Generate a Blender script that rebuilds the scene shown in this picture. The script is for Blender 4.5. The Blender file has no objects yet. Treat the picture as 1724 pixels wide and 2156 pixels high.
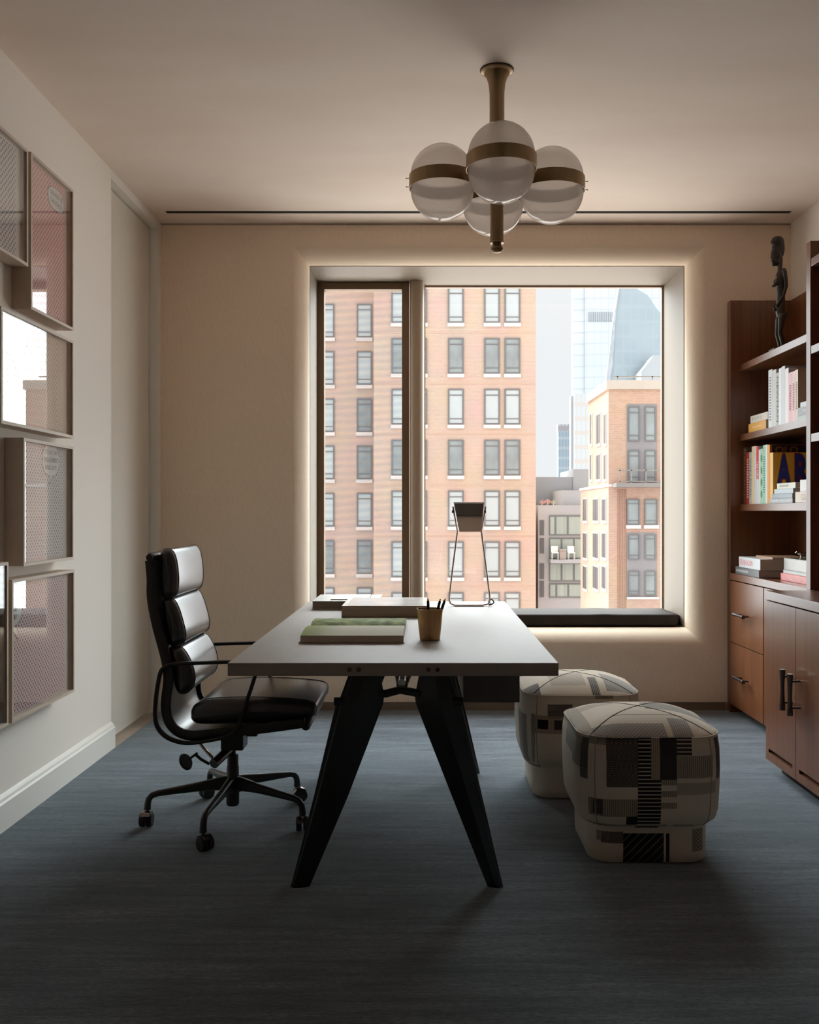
import bpy, bmesh, math, random
from mathutils import Vector, Matrix
random.seed(7)
SC = bpy.context.scene
COL = SC.collection
F, CX, CY, H = 1950.0, 898.0, 1078.0, 1.22     # focal length and vanishing point in pixels, eye height

# ------------------------------------------------------------------ camera
cam_d = bpy.data.cameras.new('camera')
cam = bpy.data.objects.new('camera', cam_d); COL.objects.link(cam)
cam.location = (0, 0, H); cam.rotation_euler = (math.pi/2, 0, 0)
cam_d.sensor_fit = 'HORIZONTAL'; cam_d.sensor_width = 36.0
cam_d.lens = 36.0*F/1724; cam_d.shift_x = -(CX-862)/1724; cam_d.shift_y = 0.0
cam_d.clip_end = 2000; cam_d.clip_start = 0.02
SC.camera = cam

# ------------------------------------------------------------------ colour management, world, light
SC.view_settings.view_transform = 'Standard'; SC.view_settings.look = 'None'
SC.view_settings.gamma = 1.0; SC.view_settings.use_curve_mapping = False
SC.view_settings.exposure = 0.2
cy = SC.cycles
cy.max_bounces = 14; cy.diffuse_bounces = 12; cy.glossy_bounces = 4; cy.transparent_max_bounces = 16
cy.use_denoising = True; cy.caustics_reflective = False; cy.caustics_refractive = False
cy.sample_clamp_indirect = 6.0

SKY_HORIZON = (0.865, 0.875, 0.89)                 # low sky straight ahead, left dim inside the window view
SKY_UP, SKY_UP_COL = 18.0, (0.90, 0.98, 1.0)      # overcast above the view, brightness raised to light the room
SKY_LOW, SKY_LOW_COL = 4.6, (1.0, 0.94, 0.87)    # glow below the horizon, added to light the ceiling from underneath
SKY_TOP, SKY_TOP_COL = 19.0, (0.90, 0.97, 1.0)     # overcast overhead, raised to light the carpet near the window
SKY_LEFT, SKY_RIGHT, SKY_SIDE_COL = 3.4, 5.6, (0.93, 0.98, 1.0) # extra brightness added beside the view to light walls and bookcase
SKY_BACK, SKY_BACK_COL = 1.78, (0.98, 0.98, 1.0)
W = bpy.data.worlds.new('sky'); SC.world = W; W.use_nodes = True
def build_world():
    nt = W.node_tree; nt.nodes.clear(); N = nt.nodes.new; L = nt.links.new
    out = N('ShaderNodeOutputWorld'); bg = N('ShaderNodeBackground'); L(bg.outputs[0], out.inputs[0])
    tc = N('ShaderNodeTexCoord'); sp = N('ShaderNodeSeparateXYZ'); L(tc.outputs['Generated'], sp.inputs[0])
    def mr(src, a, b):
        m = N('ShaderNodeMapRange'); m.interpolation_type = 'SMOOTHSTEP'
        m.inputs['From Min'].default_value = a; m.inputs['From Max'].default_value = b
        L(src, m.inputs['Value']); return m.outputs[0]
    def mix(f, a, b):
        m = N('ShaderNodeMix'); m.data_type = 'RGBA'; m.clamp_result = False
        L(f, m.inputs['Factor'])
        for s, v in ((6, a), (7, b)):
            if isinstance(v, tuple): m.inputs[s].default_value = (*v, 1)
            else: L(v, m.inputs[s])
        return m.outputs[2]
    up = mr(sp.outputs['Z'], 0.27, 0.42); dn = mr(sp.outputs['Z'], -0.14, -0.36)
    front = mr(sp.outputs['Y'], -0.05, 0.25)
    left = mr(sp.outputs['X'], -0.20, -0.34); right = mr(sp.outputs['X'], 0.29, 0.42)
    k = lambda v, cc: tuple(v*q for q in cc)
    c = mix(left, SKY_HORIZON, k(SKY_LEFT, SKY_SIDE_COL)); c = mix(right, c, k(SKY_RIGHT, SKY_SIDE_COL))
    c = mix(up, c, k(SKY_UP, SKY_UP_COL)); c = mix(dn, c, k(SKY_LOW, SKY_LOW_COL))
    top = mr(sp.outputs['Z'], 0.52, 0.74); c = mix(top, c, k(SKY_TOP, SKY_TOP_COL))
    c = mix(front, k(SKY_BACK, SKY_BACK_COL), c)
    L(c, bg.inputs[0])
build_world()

# ------------------------------------------------------------------ helpers
def lin(c):
    return tuple((v/255/12.92) if v/255 <= 0.04045 else ((v/255+0.055)/1.055)**2.4 for v in c)
def X(px, Y): return (px-CX)*Y/F
def Z(py, Y): return H+(CY-py)*Y/F
MATS = {}
def mat(name, col, rough=0.5, metal=0.0, var=None, scale=(8, 8, 8), bump=0.0, bscale=200, coat=0.0, spec=0.5, detail=4, alpha=1.0, sheen=0.0):
    """Principled surface; var = second colour mixed in by noise stretched by scale (object coordinates)."""
    if name in MATS: return MATS[name]
    m = bpy.data.materials.new(name); m.use_nodes = True; nt = m.node_tree; b = nt.nodes['Principled BSDF']
    b.inputs['Base Color'].default_value = (*col, 1); b.inputs['Roughness'].default_value = rough
    b.inputs['Metallic'].default_value = metal; b.inputs['Specular IOR Level'].default_value = spec
    b.inputs['Coat Weight'].default_value = coat; b.inputs['Coat Roughness'].default_value = 0.25
    b.inputs['Alpha'].default_value = alpha; b.inputs['Sheen Weight'].default_value = sheen
    tc = nt.nodes.new('ShaderNodeTexCoord')
    if var is not None:
        mp = nt.nodes.new('ShaderNodeMapping'); mp.inputs['Scale'].default_value = scale
        nt.links.new(tc.outputs['Object'], mp.inputs[0])
        n = nt.nodes.new('ShaderNodeTexNoise'); n.inputs['Scale'].default_value = 1; n.inputs['Detail'].default_value = detail
        nt.links.new(mp.outputs[0], n.inputs['Vector'])
        r = nt.nodes.new('ShaderNodeMapRange'); r.inputs['From Min'].default_value = 0.3; r.inputs['From Max'].default_value = 0.7
        nt.links.new(n.outputs['Fac'], r.inputs['Value'])
        mx = nt.nodes.new('ShaderNodeMix'); mx.data_type = 'RGBA'
        mx.inputs[6].default_value = (*col, 1); mx.inputs[7].default_value = (*var, 1)
        nt.links.new(r.outputs[0], mx.inputs['Factor']); nt.links.new(mx.outputs[2], b.inputs['Base Color'])
    if bump:
        n2 = nt.nodes.new('ShaderNodeTexNoise'); n2.inputs['Scale'].default_value = bscale; n2.inputs['Detail'].default_value = 3
        nt.links.new(tc.outputs['Object'], n2.inputs['Vector'])
        bp = nt.nodes.new('ShaderNodeBump'); bp.inputs['Strength'].default_value = bump; bp.inputs['Distance'].default_value = 0.002
        nt.links.new(n2.outputs['Fac'], bp.inputs['Height']); nt.links.new(bp.outputs[0], b.inputs['Normal'])
    MATS[name] = m
    return m
def fresnel2(nt, ior=1.5):
    """Fresnel factor of a thin pane: the same from both of its faces"""
    fr = nt.nodes.new('ShaderNodeFresnel'); g = nt.nodes.new('ShaderNodeNewGeometry'); r = nt.nodes.new('ShaderNodeMapRange')
    r.inputs['To Min'].default_value = ior; r.inputs['To Max'].default_value = 1/ior
    nt.links.new(g.outputs['Backfacing'], r.inputs['Value']); nt.links.new(r.outputs[0], fr.inputs[0]); return fr
def glass_mat(name, tint=(1, 1, 1), f0=0.04, rough=0.0, haze=0.0, haze_col=(0.8, 0.8, 0.8)):
    if name in MATS: return MATS[name]
    m = bpy.data.materials.new(name); m.use_nodes = True; nt = m.node_tree; nt.nodes.clear(); N = nt.nodes.new; L = nt.links.new
    out = N('ShaderNodeOutputMaterial'); tr = N('ShaderNodeBsdfTransparent'); tr.inputs[0].default_value = (*tint, 1)
    gl = N('ShaderNodeBsdfGlossy'); gl.inputs['Roughness'].default_value = rough; gl.inputs[0].default_value = (1, 1, 1, 1)
    fr = fresnel2(nt)
    mx = N('ShaderNodeMixShader')
    base = tr.outputs[0]
    if haze:
        d = N('ShaderNodeBsdfDiffuse'); d.inputs[0].default_value = (*haze_col, 1)
        t2 = N('ShaderNodeBsdfTranslucent'); t2.inputs[0].default_value = (*haze_col, 1)
        a = N('ShaderNodeAddShader'); md = N('ShaderNodeMixShader'); md.inputs[0].default_value = 0.5
        L(d.outputs[0], md.inputs[1]); L(t2.outputs[0], md.inputs[2])
        m2 = N('ShaderNodeMixShader'); m2.inputs[0].default_value = haze
        L(base, m2.inputs[1]); L(md.outputs[0], m2.inputs[2]); base = m2.outputs[0]
    L(fr.outputs[0], mx.inputs[0]); L(base, mx.inputs[1]); L(gl.outputs[0], mx.inputs[2]); L(mx.outputs[0], out.inputs[0])
    MATS[name] = m
    return m

def tag(o, label=None, cat=None, group=None, kind=None):
    if label: o['label'] = label
    if cat: o['category'] = cat
    if group: o['group'] = group
    if kind: o['kind'] = kind
    return o
def thing(name, loc, label=None, cat=None, group=None, kind=None, rz=0.0):
    o = bpy.data.objects.new(name, None); COL.objects.link(o); o.location = loc; o.rotation_euler = (0, 0, rz)
    o.empty_display_size = 0.05
    return tag(o, label, cat, group, kind)
def world_origin(o):
    v = Vector((0, 0, 0))
    while o is not None: v += Vector(o.location); o = o.parent
    return v

class MB:
    """Collects shapes given in world coordinates (or local to the thing with world=False) and links them as one mesh object."""
    def __init__(s): s.bm = bmesh.new()
    def box(s, x0, x1, y0, y1, z0, z1):
        bm = s.bm
        v = [bm.verts.new((x, y, z)) for x in (x0, x1) for y in (y0, y1) for z in (z0, z1)]
        for f in ((0, 1, 3, 2), (4, 6, 7, 5), (0, 4, 5, 1), (2, 3, 7, 6), (0, 2, 6, 4), (1, 5, 7, 3)): bm.faces.new([v[i] for i in f])
        return s
    def loft(s, rings, cap0=True, cap1=True, closed=False):
        bm = s.bm; R = [[bm.verts.new(p) for p in r] for r in rings]; n = len(R[0])
        pairs = list(zip(R[:-1], R[1:])) + ([(R[-1], R[0])] if closed else [])
        for a, b in pairs:
            for i in range(n):
                j = (i+1) % n
                bm.faces.new((a[i], a[j], b[j], b[i]))
        if not closed:
            if cap0: bm.faces.new(list(reversed(R[0])))
            if cap1: bm.faces.new(R[-1])
        return s
    def lathe(s, prof, c=(0, 0, 0), n=32, axis='Z', cap=True):
        rings = []
        for r, h in prof:
            ring = []
            for i in range(n):
                a = 2*math.pi*i/n; u, v = r*math.cos(a), r*math.sin(a)
                p = {'Z': (u, v, h), 'X': (h, u, v), 'Y': (v, h, u)}[axis]
                ring.append((p[0]+c[0], p[1]+c[1], p[2]+c[2]))
            rings.append(ring)
        return s.loft(rings, cap, cap)
    def cyl(s, p0, p1, r0, r1=None, n=16):
        r1 = r0 if r1 is None else r1
        return s.tube([p0, p1], [r0, r1], n)
    def tube(s, pts, r, n=10, closed=False):
        pts = [Vector(p) for p in pts]; m = len(pts)
        rs = r if isinstance(r, (list, tuple)) else [r]*m
        rings = []; up = None
        for i, p in enumerate(pts):
            if closed: t = pts[(i+1) % m]-pts[i-1]
            else: t = pts[min(i+1, m-1)]-pts[max(i-1, 0)]
            t.normalize()
            if up is None:
                up = Vector((0, 0, 1)) if abs(t.z) < 0.9 else Vector((0, 1, 0))
            sd = t.cross(up).normalized(); up = sd.cross(t).normalized()
            rings.append([p+rs[i]*(math.cos(2*math.pi*k/n)*sd+math.sin(2*math.pi*k/n)*up) for k in range(n)])
        return s.loft(rings, closed=closed)
    def sweep(s, pts, sizes, side, closed=False, corner=0.35, k=3):
        """rounded-rectangle section: half size a across the path plane's normal 'side', half size b in the plane."""
        pts = [Vector(p) for p in pts]; m = len(pts); side = Vector(side).normalized(); rings = []
        if not isinstance(sizes, list): sizes = [sizes]*m
        for i, p in enumerate(pts):
            t = (pts[(i+1) % m]-pts[i-1]) if closed else (pts[min(i+1, m-1)]-pts[max(i-1, 0)])
            t.normalize(); nn = side.cross(t).normalized(); a, b = sizes[i]
            rings.append([p+side*u+nn*v for u, v in rrect(a, b, corner*2*min(a, b), k)])
        return s.loft(rings, closed=closed)
    def sphere(s, c, r, sx=1, sy=1, sz=1, n=16):
        prof = []
        rings = []
        for i in range(1, n//2):
            a = math.pi*i/(n//2)
            rr, h = math.sin(a)*r, -math.cos(a)*r
            rings.append([(c[0]+sx*rr*math.cos(2*math.pi*k/n), c[1]+sy*rr*math.sin(2*math.pi*k/n), c[2]+sz*h) for k in range(n)])
        return s.loft(rings)
    def poly(s, pts):
        s.bm.faces.new([s.bm.verts.new(p) for p in pts]); return s
    def prism(s, pts2, axis, a0, a1):
        def P(u, v, w): return {'Y': (u, w, v), 'X': (w, u, v), 'Z': (u, v, w)}[axis]
        return s.loft([[P(u, v, a0) for u, v in pts2], [P(u, v, a1) for u, v in pts2]])
    def rprism(s, pts2, axis, a0, a1, rd, k=5):
        """prism whose two end edges are rounded by rd (profile shrinks along its normals)."""
        def P(u, v, w): return {'Y': (u, w, v), 'X': (w, u, v), 'Z': (u, v, w)}[axis]
        n = len(pts2); area = sum(pts2[i-1][0]*pts2[i][1]-pts2[i][0]*pts2[i-1][1] for i in range(n)); sg = 1 if area > 0 else -1
        nor = []
        for i in range(n):
            t = Vector(pts2[(i+1) % n])-Vector(pts2[i-1]); nn = Vector((t.y, -t.x))*sg; nor.append(nn.normalized())
        def ring(ins, w): return [P(pts2[i][0]-nor[i].x*ins, pts2[i][1]-nor[i].y*ins, w) for i in range(n)]
        cu, cv = sum(p[0] for p in pts2)/n, sum(p[1] for p in pts2)/n
        def cap(f, w):
            base = [(pts2[i][0]-nor[i].x*rd, pts2[i][1]-nor[i].y*rd) for i in range(n)]
            return [P(cu+(u-cu)*f, cv+(v-cv)*f, w) for u, v in base]
        R = [cap(0.03, a0-rd*0.12), cap(0.4, a0-rd*0.1), cap(0.75, a0-rd*0.05)]
        for j in range(k+1):
            a = math.pi/2*j/k; R.append(ring(rd*(1-math.sin(a)), a0+rd*(1-math.cos(a))))
        for j in range(k, -1, -1):
            a = math.pi/2*j/k; R.append(ring(rd*(1-math.sin(a)), a1-rd*(1-math.cos(a))))
        R += [cap(0.75, a1+rd*0.05), cap(0.4, a1+rd*0.1), cap(0.03, a1+rd*0.12)]
        return s.loft(R)
    def build(s, name, m, parent=None, smooth=None, bevel=0.0, segs=2, world=True, subsurf=0, angle=40, mods=None):
        bm = s.bm
        bmesh.ops.recalc_face_normals(bm, faces=bm.faces[:])
        me = bpy.data.meshes.new(name)
        off = Vector((0, 0, 0))
        if parent is not None and world: off = world_origin(parent)
        elif parent is None:
            lo = Vector([min(v.co[i] for v in bm.verts) for i in range(3)]); hi = Vector([max(v.co[i] for v in bm.verts) for i in range(3)])
            off = Vector(((lo.x+hi.x)/2, (lo.y+hi.y)/2, lo.z))
        for v in bm.verts: v.co -= off
        bm.to_mesh(me); bm.free()
        ms = m if isinstance(m, (list, tuple)) else [m]
        for q in ms: me.materials.append(q)
        o = bpy.data.objects.new(name, me); COL.objects.link(o)
        if parent is not None: o.parent = parent
        else: o.location = off
        if smooth is None: smooth = True
        if smooth:
            for p in me.polygons: p.use_smooth = True
        if bevel:
            b = o.modifiers.new('bevel', 'BEVEL'); b.width = bevel; b.segments = segs; b.limit_method = 'ANGLE'; b.angle_limit = math.radians(30)
        if mods: mods(o)
        if subsurf:
            ss = o.modifiers.new('sub', 'SUBSURF'); ss.levels = subsurf; ss.render_levels = subsurf
        if smooth:
            me.set_sharp_from_angle(angle=math.radians(angle)) if not subsurf else None
            if bevel:
                wn = o.modifiers.new('wn', 'WEIGHTED_NORMAL'); wn.keep_sharp = True
        return o

def rrect(hx, hy, r, k=5, cx=0, cy=0):
    r = min(r, hx*0.999, hy*0.999); out = []
    for qx, qy, a0 in ((1, 1, 0), (-1, 1, 90), (-1, -1, 180), (1, -1, 270)):
        for j in range(k+1):
            a = math.radians(a0+90*j/k)
            out.append((cx+qx*(hx-r)+r*math.cos(a), cy+qy*(hy-r)+r*math.sin(a)))
    return out
def catmull(pts, k=6, closed=False):
    P = [Vector(p) for p in pts]; n = len(P); out = []
    rng = range(n) if closed else range(n-1)
    for i in rng:
        p0 = P[i-1] if (closed or i > 0) else P[0]; p1 = P[i]; p2 = P[(i+1) % n]; p3 = P[(i+2) % n] if (closed or i+2 < n) else P[-1]
        for j in range(k):
            t = j/k
            out.append(0.5*((2*p1)+(p2-p0)*t+(2*p0-5*p1+4*p2-p3)*t*t+(3*p1-p0-3*p2+p3)*t**3))
    if not closed: out.append(P[-1])
    return out
def text_part(body, name, m, parent, origin, xdir, ydir, height, width=None, depth=0.0006, bold=0.0, label=None):
    """flat raised lettering; origin = lower-left corner in world space, xdir reading direction, ydir up."""
    cu = bpy.data.curves.new('t', 'FONT'); cu.body = body; cu.size = 1.0; cu.extrude = 0.0; cu.offset = bold; cu.resolution_u = 3
    to = bpy.data.objects.new('t', cu); COL.objects.link(to)
    dg = bpy.context.evaluated_depsgraph_get(); me = bpy.data.meshes.new_from_object(to.evaluated_get(dg))
    bpy.data.objects.remove(to); bpy.data.curves.remove(cu)
    xs = [v.co.x for v in me.vertices]; ys = [v.co.y for v in me.vertices]
    if not xs: return None
    x0, x1, y0, y1 = min(xs), max(xs), min(ys), max(ys); sy = height/(y1-y0); sx = (width/(x1-x0)) if width else sy
    xd, yd = Vector(xdir).normalized(), Vector(ydir).normalized(); nn = xd.cross(yd).normalized(); o0 = Vector(origin)
    off = world_origin(parent) if parent else Vector((0, 0, 0))
    for v in me.vertices: v.co = o0+xd*((v.co.x-x0)*sx)+yd*((v.co.y-y0)*sy)+nn*depth-off
    me.name = name; me.materials.clear(); me.materials.append(m)
    o = bpy.data.objects.new(name, me); COL.objects.link(o); o.parent = parent
    if label: o['label'] = label
    return o
def copy_tree(o, parent=None):
    c = o.copy(); COL.objects.link(c); c.parent = parent
    for ch in list(o.children): copy_tree(ch, c)
    return c
# ------------------------------------------------------------------ materials
M_ceil = mat('plaster_ceiling', (0.88, 0.77, 0.68), 0.7, var=(0.81, 0.675, 0.58), scale=(0.8, 2.2, 1), detail=6, bump=0.15, bscale=40)
M_wall = mat('plaster_wall', (0.82, 0.755, 0.685), 0.8, bump=0.1, bscale=60)
M_fab = mat('wall_fabric', (0.90, 0.745, 0.585), 0.9, var=(0.81, 0.655, 0.505), scale=(420, 420, 30), bump=0.3, bscale=900, sheen=0.1)
M_trim = mat('trim_paint', (0.80, 0.775, 0.72), 0.45)
M_door = mat('door_paint', (0.74, 0.69, 0.61), 0.35)
M_reveal = mat('reveal_paint', (0.225, 0.178, 0.132), 0.5)
M_frame = mat('window_bronze', (0.25, 0.17, 0.105), 0.4, metal=0.3)
M_black = mat('black_gap', (0.004, 0.004, 0.004), 0.9)
M_stone = mat('stone_floor', (0.50, 0.43, 0.35), 0.5, var=(0.4, 0.33, 0.26), scale=(12, 12, 12))
M_wood = mat('walnut', (0.21, 0.074, 0.027), 0.32, var=(0.14, 0.048, 0.018), scale=(45, 45, 1.3), coat=0.4, detail=5)
M_woodh = mat('walnut_flat', (0.19, 0.07, 0.027), 0.3, var=(0.13, 0.046, 0.018), scale=(45, 1.3, 45), coat=0.6, detail=5)
M_leather = mat('black_leather', (0.016, 0.013, 0.012), 0.38, bump=0.12, bscale=500, coat=0.9, spec=0.7)
M_blackmetal = mat('black_painted_metal', (0.008, 0.008, 0.009), 0.32)
M_chairmetal = mat('charcoal_metal', (0.016, 0.014, 0.013), 0.36, metal=0.0)
M_chrome = mat('polished_metal', (0.55, 0.52, 0.5), 0.16, metal=1.0)
M_rubber = mat('rubber', (0.008, 0.008, 0.008), 0.6)
M_lino = mat('desk_linoleum', (0.31, 0.262, 0.236), 0.5, var=(0.29, 0.246, 0.222), scale=(30, 30, 30), spec=0.22)
M_brass = mat('aged_brass', (0.36, 0.255, 0.15), 0.34, metal=1.0, var=(0.30, 0.21, 0.12), scale=(40, 40, 3))
M_brasscup = mat('brushed_brass', (0.55, 0.36, 0.19), 0.28, metal=1.0, var=(0.40, 0.25, 0.12), scale=(60, 60, 2))
M_bolt = mat('bronze_bolt', (0.12, 0.06, 0.035), 0.35, metal=0.8)
M_cush = mat('seat_leather_grey', (0.06, 0.051, 0.046), 0.6, var=(0.05, 0.043, 0.039), scale=(6, 6, 6), bump=0.1, bscale=400, spec=0.02)
M_pipe = mat('seam_piping', (0.03, 0.022, 0.018), 0.8)

def carpet_mat():
    m = bpy.data.materials.new('carpet_wool'); m.use_nodes = True; nt = m.node_tree; b = nt.nodes['Principled BSDF']; N = nt.nodes.new; L = nt.links.new
    b.inputs['Roughness'].default_value = 0.9; b.inputs['Specular IOR Level'].default_value = 0.15; b.inputs['Sheen Weight'].default_value = 1.0
    b.inputs['Sheen Roughness'].default_value = 0.3; b.inputs['Sheen Tint'].default_value = (0.8, 0.92, 1, 1)
    tc = N('ShaderNodeTexCoord')
    def noise(sc, detail, rough=0.6):
        mp = N('ShaderNodeMapping'); mp.inputs['Scale'].default_value = sc; L(tc.outputs['Object'], mp.inputs[0])
        n = N('ShaderNodeTexNoise'); n.inputs['Scale'].default_value = 1; n.inputs['Detail'].default_value = detail; n.inputs['Roughness'].default_value = rough
        L(mp.outputs[0], n.inputs['Vector']); return n.outputs['Fac']
    a = noise((2.6, 30, 1), 7, 0.78); c = noise((1.2, 7, 1), 3); g = noise((40, 170, 1), 5, 0.9); e = noise((0.8, 1.0, 1), 2)
    def rng(src, a0, a1, o0, o1):
        r = N('ShaderNodeMapRange'); r.inputs['From Min'].default_value = a0; r.inputs['From Max'].default_value = a1
        r.inputs['To Min'].default_value = o0; r.inputs['To Max'].default_value = o1; L(src, r.inputs['Value']); return r.outputs[0]
    def mul(x, y):
        q = N('ShaderNodeMath'); q.operation = 'MULTIPLY'; L(x, q.inputs[0]); L(y, q.inputs[1]); return q.outputs[0]
    v = mul(mul(rng(a, 0.36, 0.64, 0.35, 1.65), rng(c, 0.38, 0.62, 0.8, 1.2)), mul(rng(g, 0.37, 0.63, 0.15, 1.85), rng(e, 0.3, 0.7, 0.9, 1.1)))
    mx = N('ShaderNodeMix'); mx.data_type = 'RGBA'; mx.blend_type = 'MULTIPLY'; mx.inputs['Factor'].default_value = 1
    hue = N('ShaderNodeMix'); hue.data_type = 'RGBA'; L(c, hue.inputs['Factor'])
    hue.inputs[6].default_value = (0.072, 0.094, 0.120, 1); hue.inputs[7].default_value = (0.105, 0.114, 0.124, 1)
    cb = N('ShaderNodeCombineColor'); L(v, cb.inputs[0]); L(v, cb.inputs[1]); L(v, cb.inputs[2])
    L(hue.outputs[2], mx.inputs[6]); L(cb.outputs[0], mx.inputs[7]); L(mx.outputs[2], b.inputs['Base Color'])
    bp = N('ShaderNodeBump'); bp.inputs['Strength'].default_value = 0.6; bp.inputs['Distance'].default_value = 0.004
    L(g, bp.inputs['Height']); L(bp.outputs[0], b.inputs['Normal'])
    return m
M_carpet = carpet_mat()

# ------------------------------------------------------------------ room shell
XL, XR, YB, YF, ZC = -1.635, 2.24, 5.70, -2.4, 2.997
def st(o): o['kind'] = 'structure'; return o
st(MB().box(XL-0.4, XR+0.2, YF-0.2, 6.6, -0.12, -0.012).build('floor', M_stone, smooth=False))
tag(MB().box(-1.612, XR-0.001, YF+0.01, YB+0.03, -0.0118, 0.0).build('carpet', M_carpet, smooth=False),
    'blue-grey woven wool carpet with fine streaks covering the room floor', 'carpet')
# ceiling in pieces around the air slot
SX0, SX1, SY0, SY1 = -1.545, 2.16, 5.468, 5.512
c = MB(); zt = ZC+0.1
c.box(XL-0.1, XR+0.1, YF-0.1, SY0, ZC, zt); c.box(XL-0.1, XR+0.1, SY1, 6.0, ZC, zt)
c.box(XL-0.1, SX0, SY0, SY1, ZC, zt); c.box(SX1, XR+0.1, SY0, SY1, ZC, zt); c.box(SX0, SX1, SY0, SY1, ZC+0.06, zt)
st(c.build('ceiling', M_ceil, smooth=False))
tag(MB().box(SX0+0.002, SX1-0.002, SY0+0.001, SY1-0.001, ZC+0.0015, ZC+0.055).build('air_slot', M_black, smooth=False),
    'long narrow black air slot in the ceiling in front of the window wall', 'air vent')

# left wall with flush cupboard door at its far end
DY0, DY1, DZ = 4.80, 5.63, 2.95
w = MB(); w.box(XL-0.15, XL, YF, DY0, 0, ZC); w.box(XL-0.15, XL, DY0, DY1, DZ, ZC)
st(w.build('wall_left', M_wall, smooth=False))
st(MB().box(XL-0.15, XL+0.0006, DY1, YB+0.06, 0, ZC-0.001).build('trim_1', M_trim, smooth=False))
st(MB().box(XL-0.10, XL+0.0006, DY0, DY1, DZ-0.001, ZC-0.001).build('trim_2', M_trim, smooth=False))
door = thing('door_1', (XL-0.07, (DY0+DY1)/2, 0), kind='structure')
MB().box(XL-0.09, XL-0.052, DY0-0.06, DY1-0.006, 0.012, DZ-0.006).build('door_leaf', M_door, door, smooth=False, bevel=0.001)
st(MB().box(XL-0.12, XL-0.091, DY0-0.06, DY1+0.01, 0, DZ+0.01).build('trim_3', M_black, smooth=False))
b = MB()
b.prism([(XL, 0), (XL+0.022, 0), (XL+0.022, 0.105), (XL+0.016, 0.112), (XL+0.013, 0.122), (XL+0.006, 0.128), (XL, 0.135)], 'Y', YF, DY0+0.001)
st(b.build('baseboard_left', M_trim, smooth=False))
st(MB().box(XR, XR+0.15, YF, YB+0.06, 0, ZC).build('wall_right', M_wall, smooth=False))
st(MB().box(XL-0.1, XR+0.1, YF-0.15, YF, 0, ZC).build('wall_rear', M_wall, smooth=False))

# window wall: fabric panel that rolls softly into the opening
OX0, OX1, OZ0, OZ1, YE, YG = -0.739, 1.628, 0.493, 2.775, 5.85, 6.38
def rect_ring(x0, x1, z0, z1, y): return [(x0, y, z0), (x1, y, z0), (x1, y, z1), (x0, y, z1)]
w = MB(); bm = w.bm; r = YE-YB; rings = []
rings.append(rect_ring(XL, XR, 0.05, ZC-0.012, YB))
for j in range(0, 13):
    a = math.pi/2*j/12; ins = r*(1-math.sin(a)); y = YB+r*(1-math.cos(a))
    rings.append(rect_ring(OX0-ins, OX1+ins, OZ0-ins, OZ1+ins, y))
rings.append(rect_ring(OX0, OX1, OZ0, OZ1, YE+0.02))
w.loft(rings, False, False)
fabric = st(w.build('wall_back', M_fab, angle=30))
c = MB()   # masonry behind the fabric
c.box(XL-0.15, OX0-0.03, YE+0.03, 6.42, 0, ZC); c.box(OX1+0.03, XR+0.15, YE+0.03, 6.42, 0, ZC)
c.box(OX0-0.03, OX1+0.03, YE+0.03, 6.42, 0, OZ0-0.03); c.box(OX0-0.03, OX1+0.03, YE+0.03, 6.42, OZ1+0.03, ZC+0.1)
c.box(XL, XR, YB+0.012, YB+0.03, 0, 0.05); c.box(XL, XR, YB+0.004, YB+0.03, ZC-0.012, ZC)
c.box(XL-0.1, XL, YB+0.06, YE+0.04, 0, ZC); c.box(XR, XR+0.1, YB+0.06, YE+0.04, 0, ZC)
st(c.build('wall_outer', M_stone, smooth=False))
st(MB().box(XL, 1.84, YB+0.004, YB+0.012, 0, 0.05).build('baseboard_back', mat('base_dark', (0.2, 0.15, 0.11), 0.7), smooth=False))
# reveal lining
c = MB(); t = 0.03
c.box(OX0-t, OX0, YE+0.002, YG+0.02, OZ0-t, OZ1+t); c.box(OX1, OX1+t, YE+0.002, YG+0.02, OZ0-t, OZ1+t)
c.box(OX0, OX1, YE+0.002, YG+0.02, OZ1, OZ1+t); c.box(OX0, OX1, YE+0.002, YG+0.02, OZ0-t, OZ0)
c.box(OX0, OX1, YE+0.002, 6.10, OZ1-0.004, OZ1)
c.box(OX1-0.004, OX1, YE+0.002, 6.12, OZ0, OZ1-0.004)
st(c.build('trim_4', M_reveal, smooth=False, bevel=0.001))
# window
win = thing('window_1', ((OX0+OX1)/2, 6.3, OZ0), kind='structure')
MX0, MX1 = -0.115, -0.016
def frame_boxes(m, x0, x1, z0, z1, y0, y1, wl, wr, wt, wb):
    m.box(x0, x0+wl, y0, y1, z0, z1); m.box(x1-wr, x1, y0, y1, z0, z1)
    m.box(x0+wl, x1-wr, y0, y1, z1-wt, z1); m.box(x0+wl, x1-wr, y0, y1, z0, z0+wb); return m
frame_boxes(MB(), OX0, MX0-0.004, OZ0, OZ1-0.002, 6.26, 6.34, 0.046, 0.048, 0.048, 0.06).build('casement_frame', M_frame, win, smooth=False, bevel=0.002)
frame_boxes(MB(), MX1, OX1, OZ0, OZ1, 6.365, 6.395, 0.008, 0.012, 0.012, 0.04).build('fixed_frame', mat('fixed_frame_paint', (0.42, 0.30, 0.22), 0.4), win, smooth=False)
pts = [(MX0, YG+0.02), (MX1, YG+0.02), (MX1, 6.27)]
for j in range(9):
    a = math.pi*j/8; pts.append(((MX0+MX1)/2+0.0495*math.cos(a), 6.262-0.05*math.sin(a)))
pts.append((MX0, 6.27))
MB().prism(pts, 'Z', OZ0, OZ1).build('mullion', mat('mullion_paint', (0.50, 0.39, 0.29), 0.4), win, angle=35)
M_pane = glass_mat('window_glass', (0.97, 0.98, 0.98))
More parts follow.
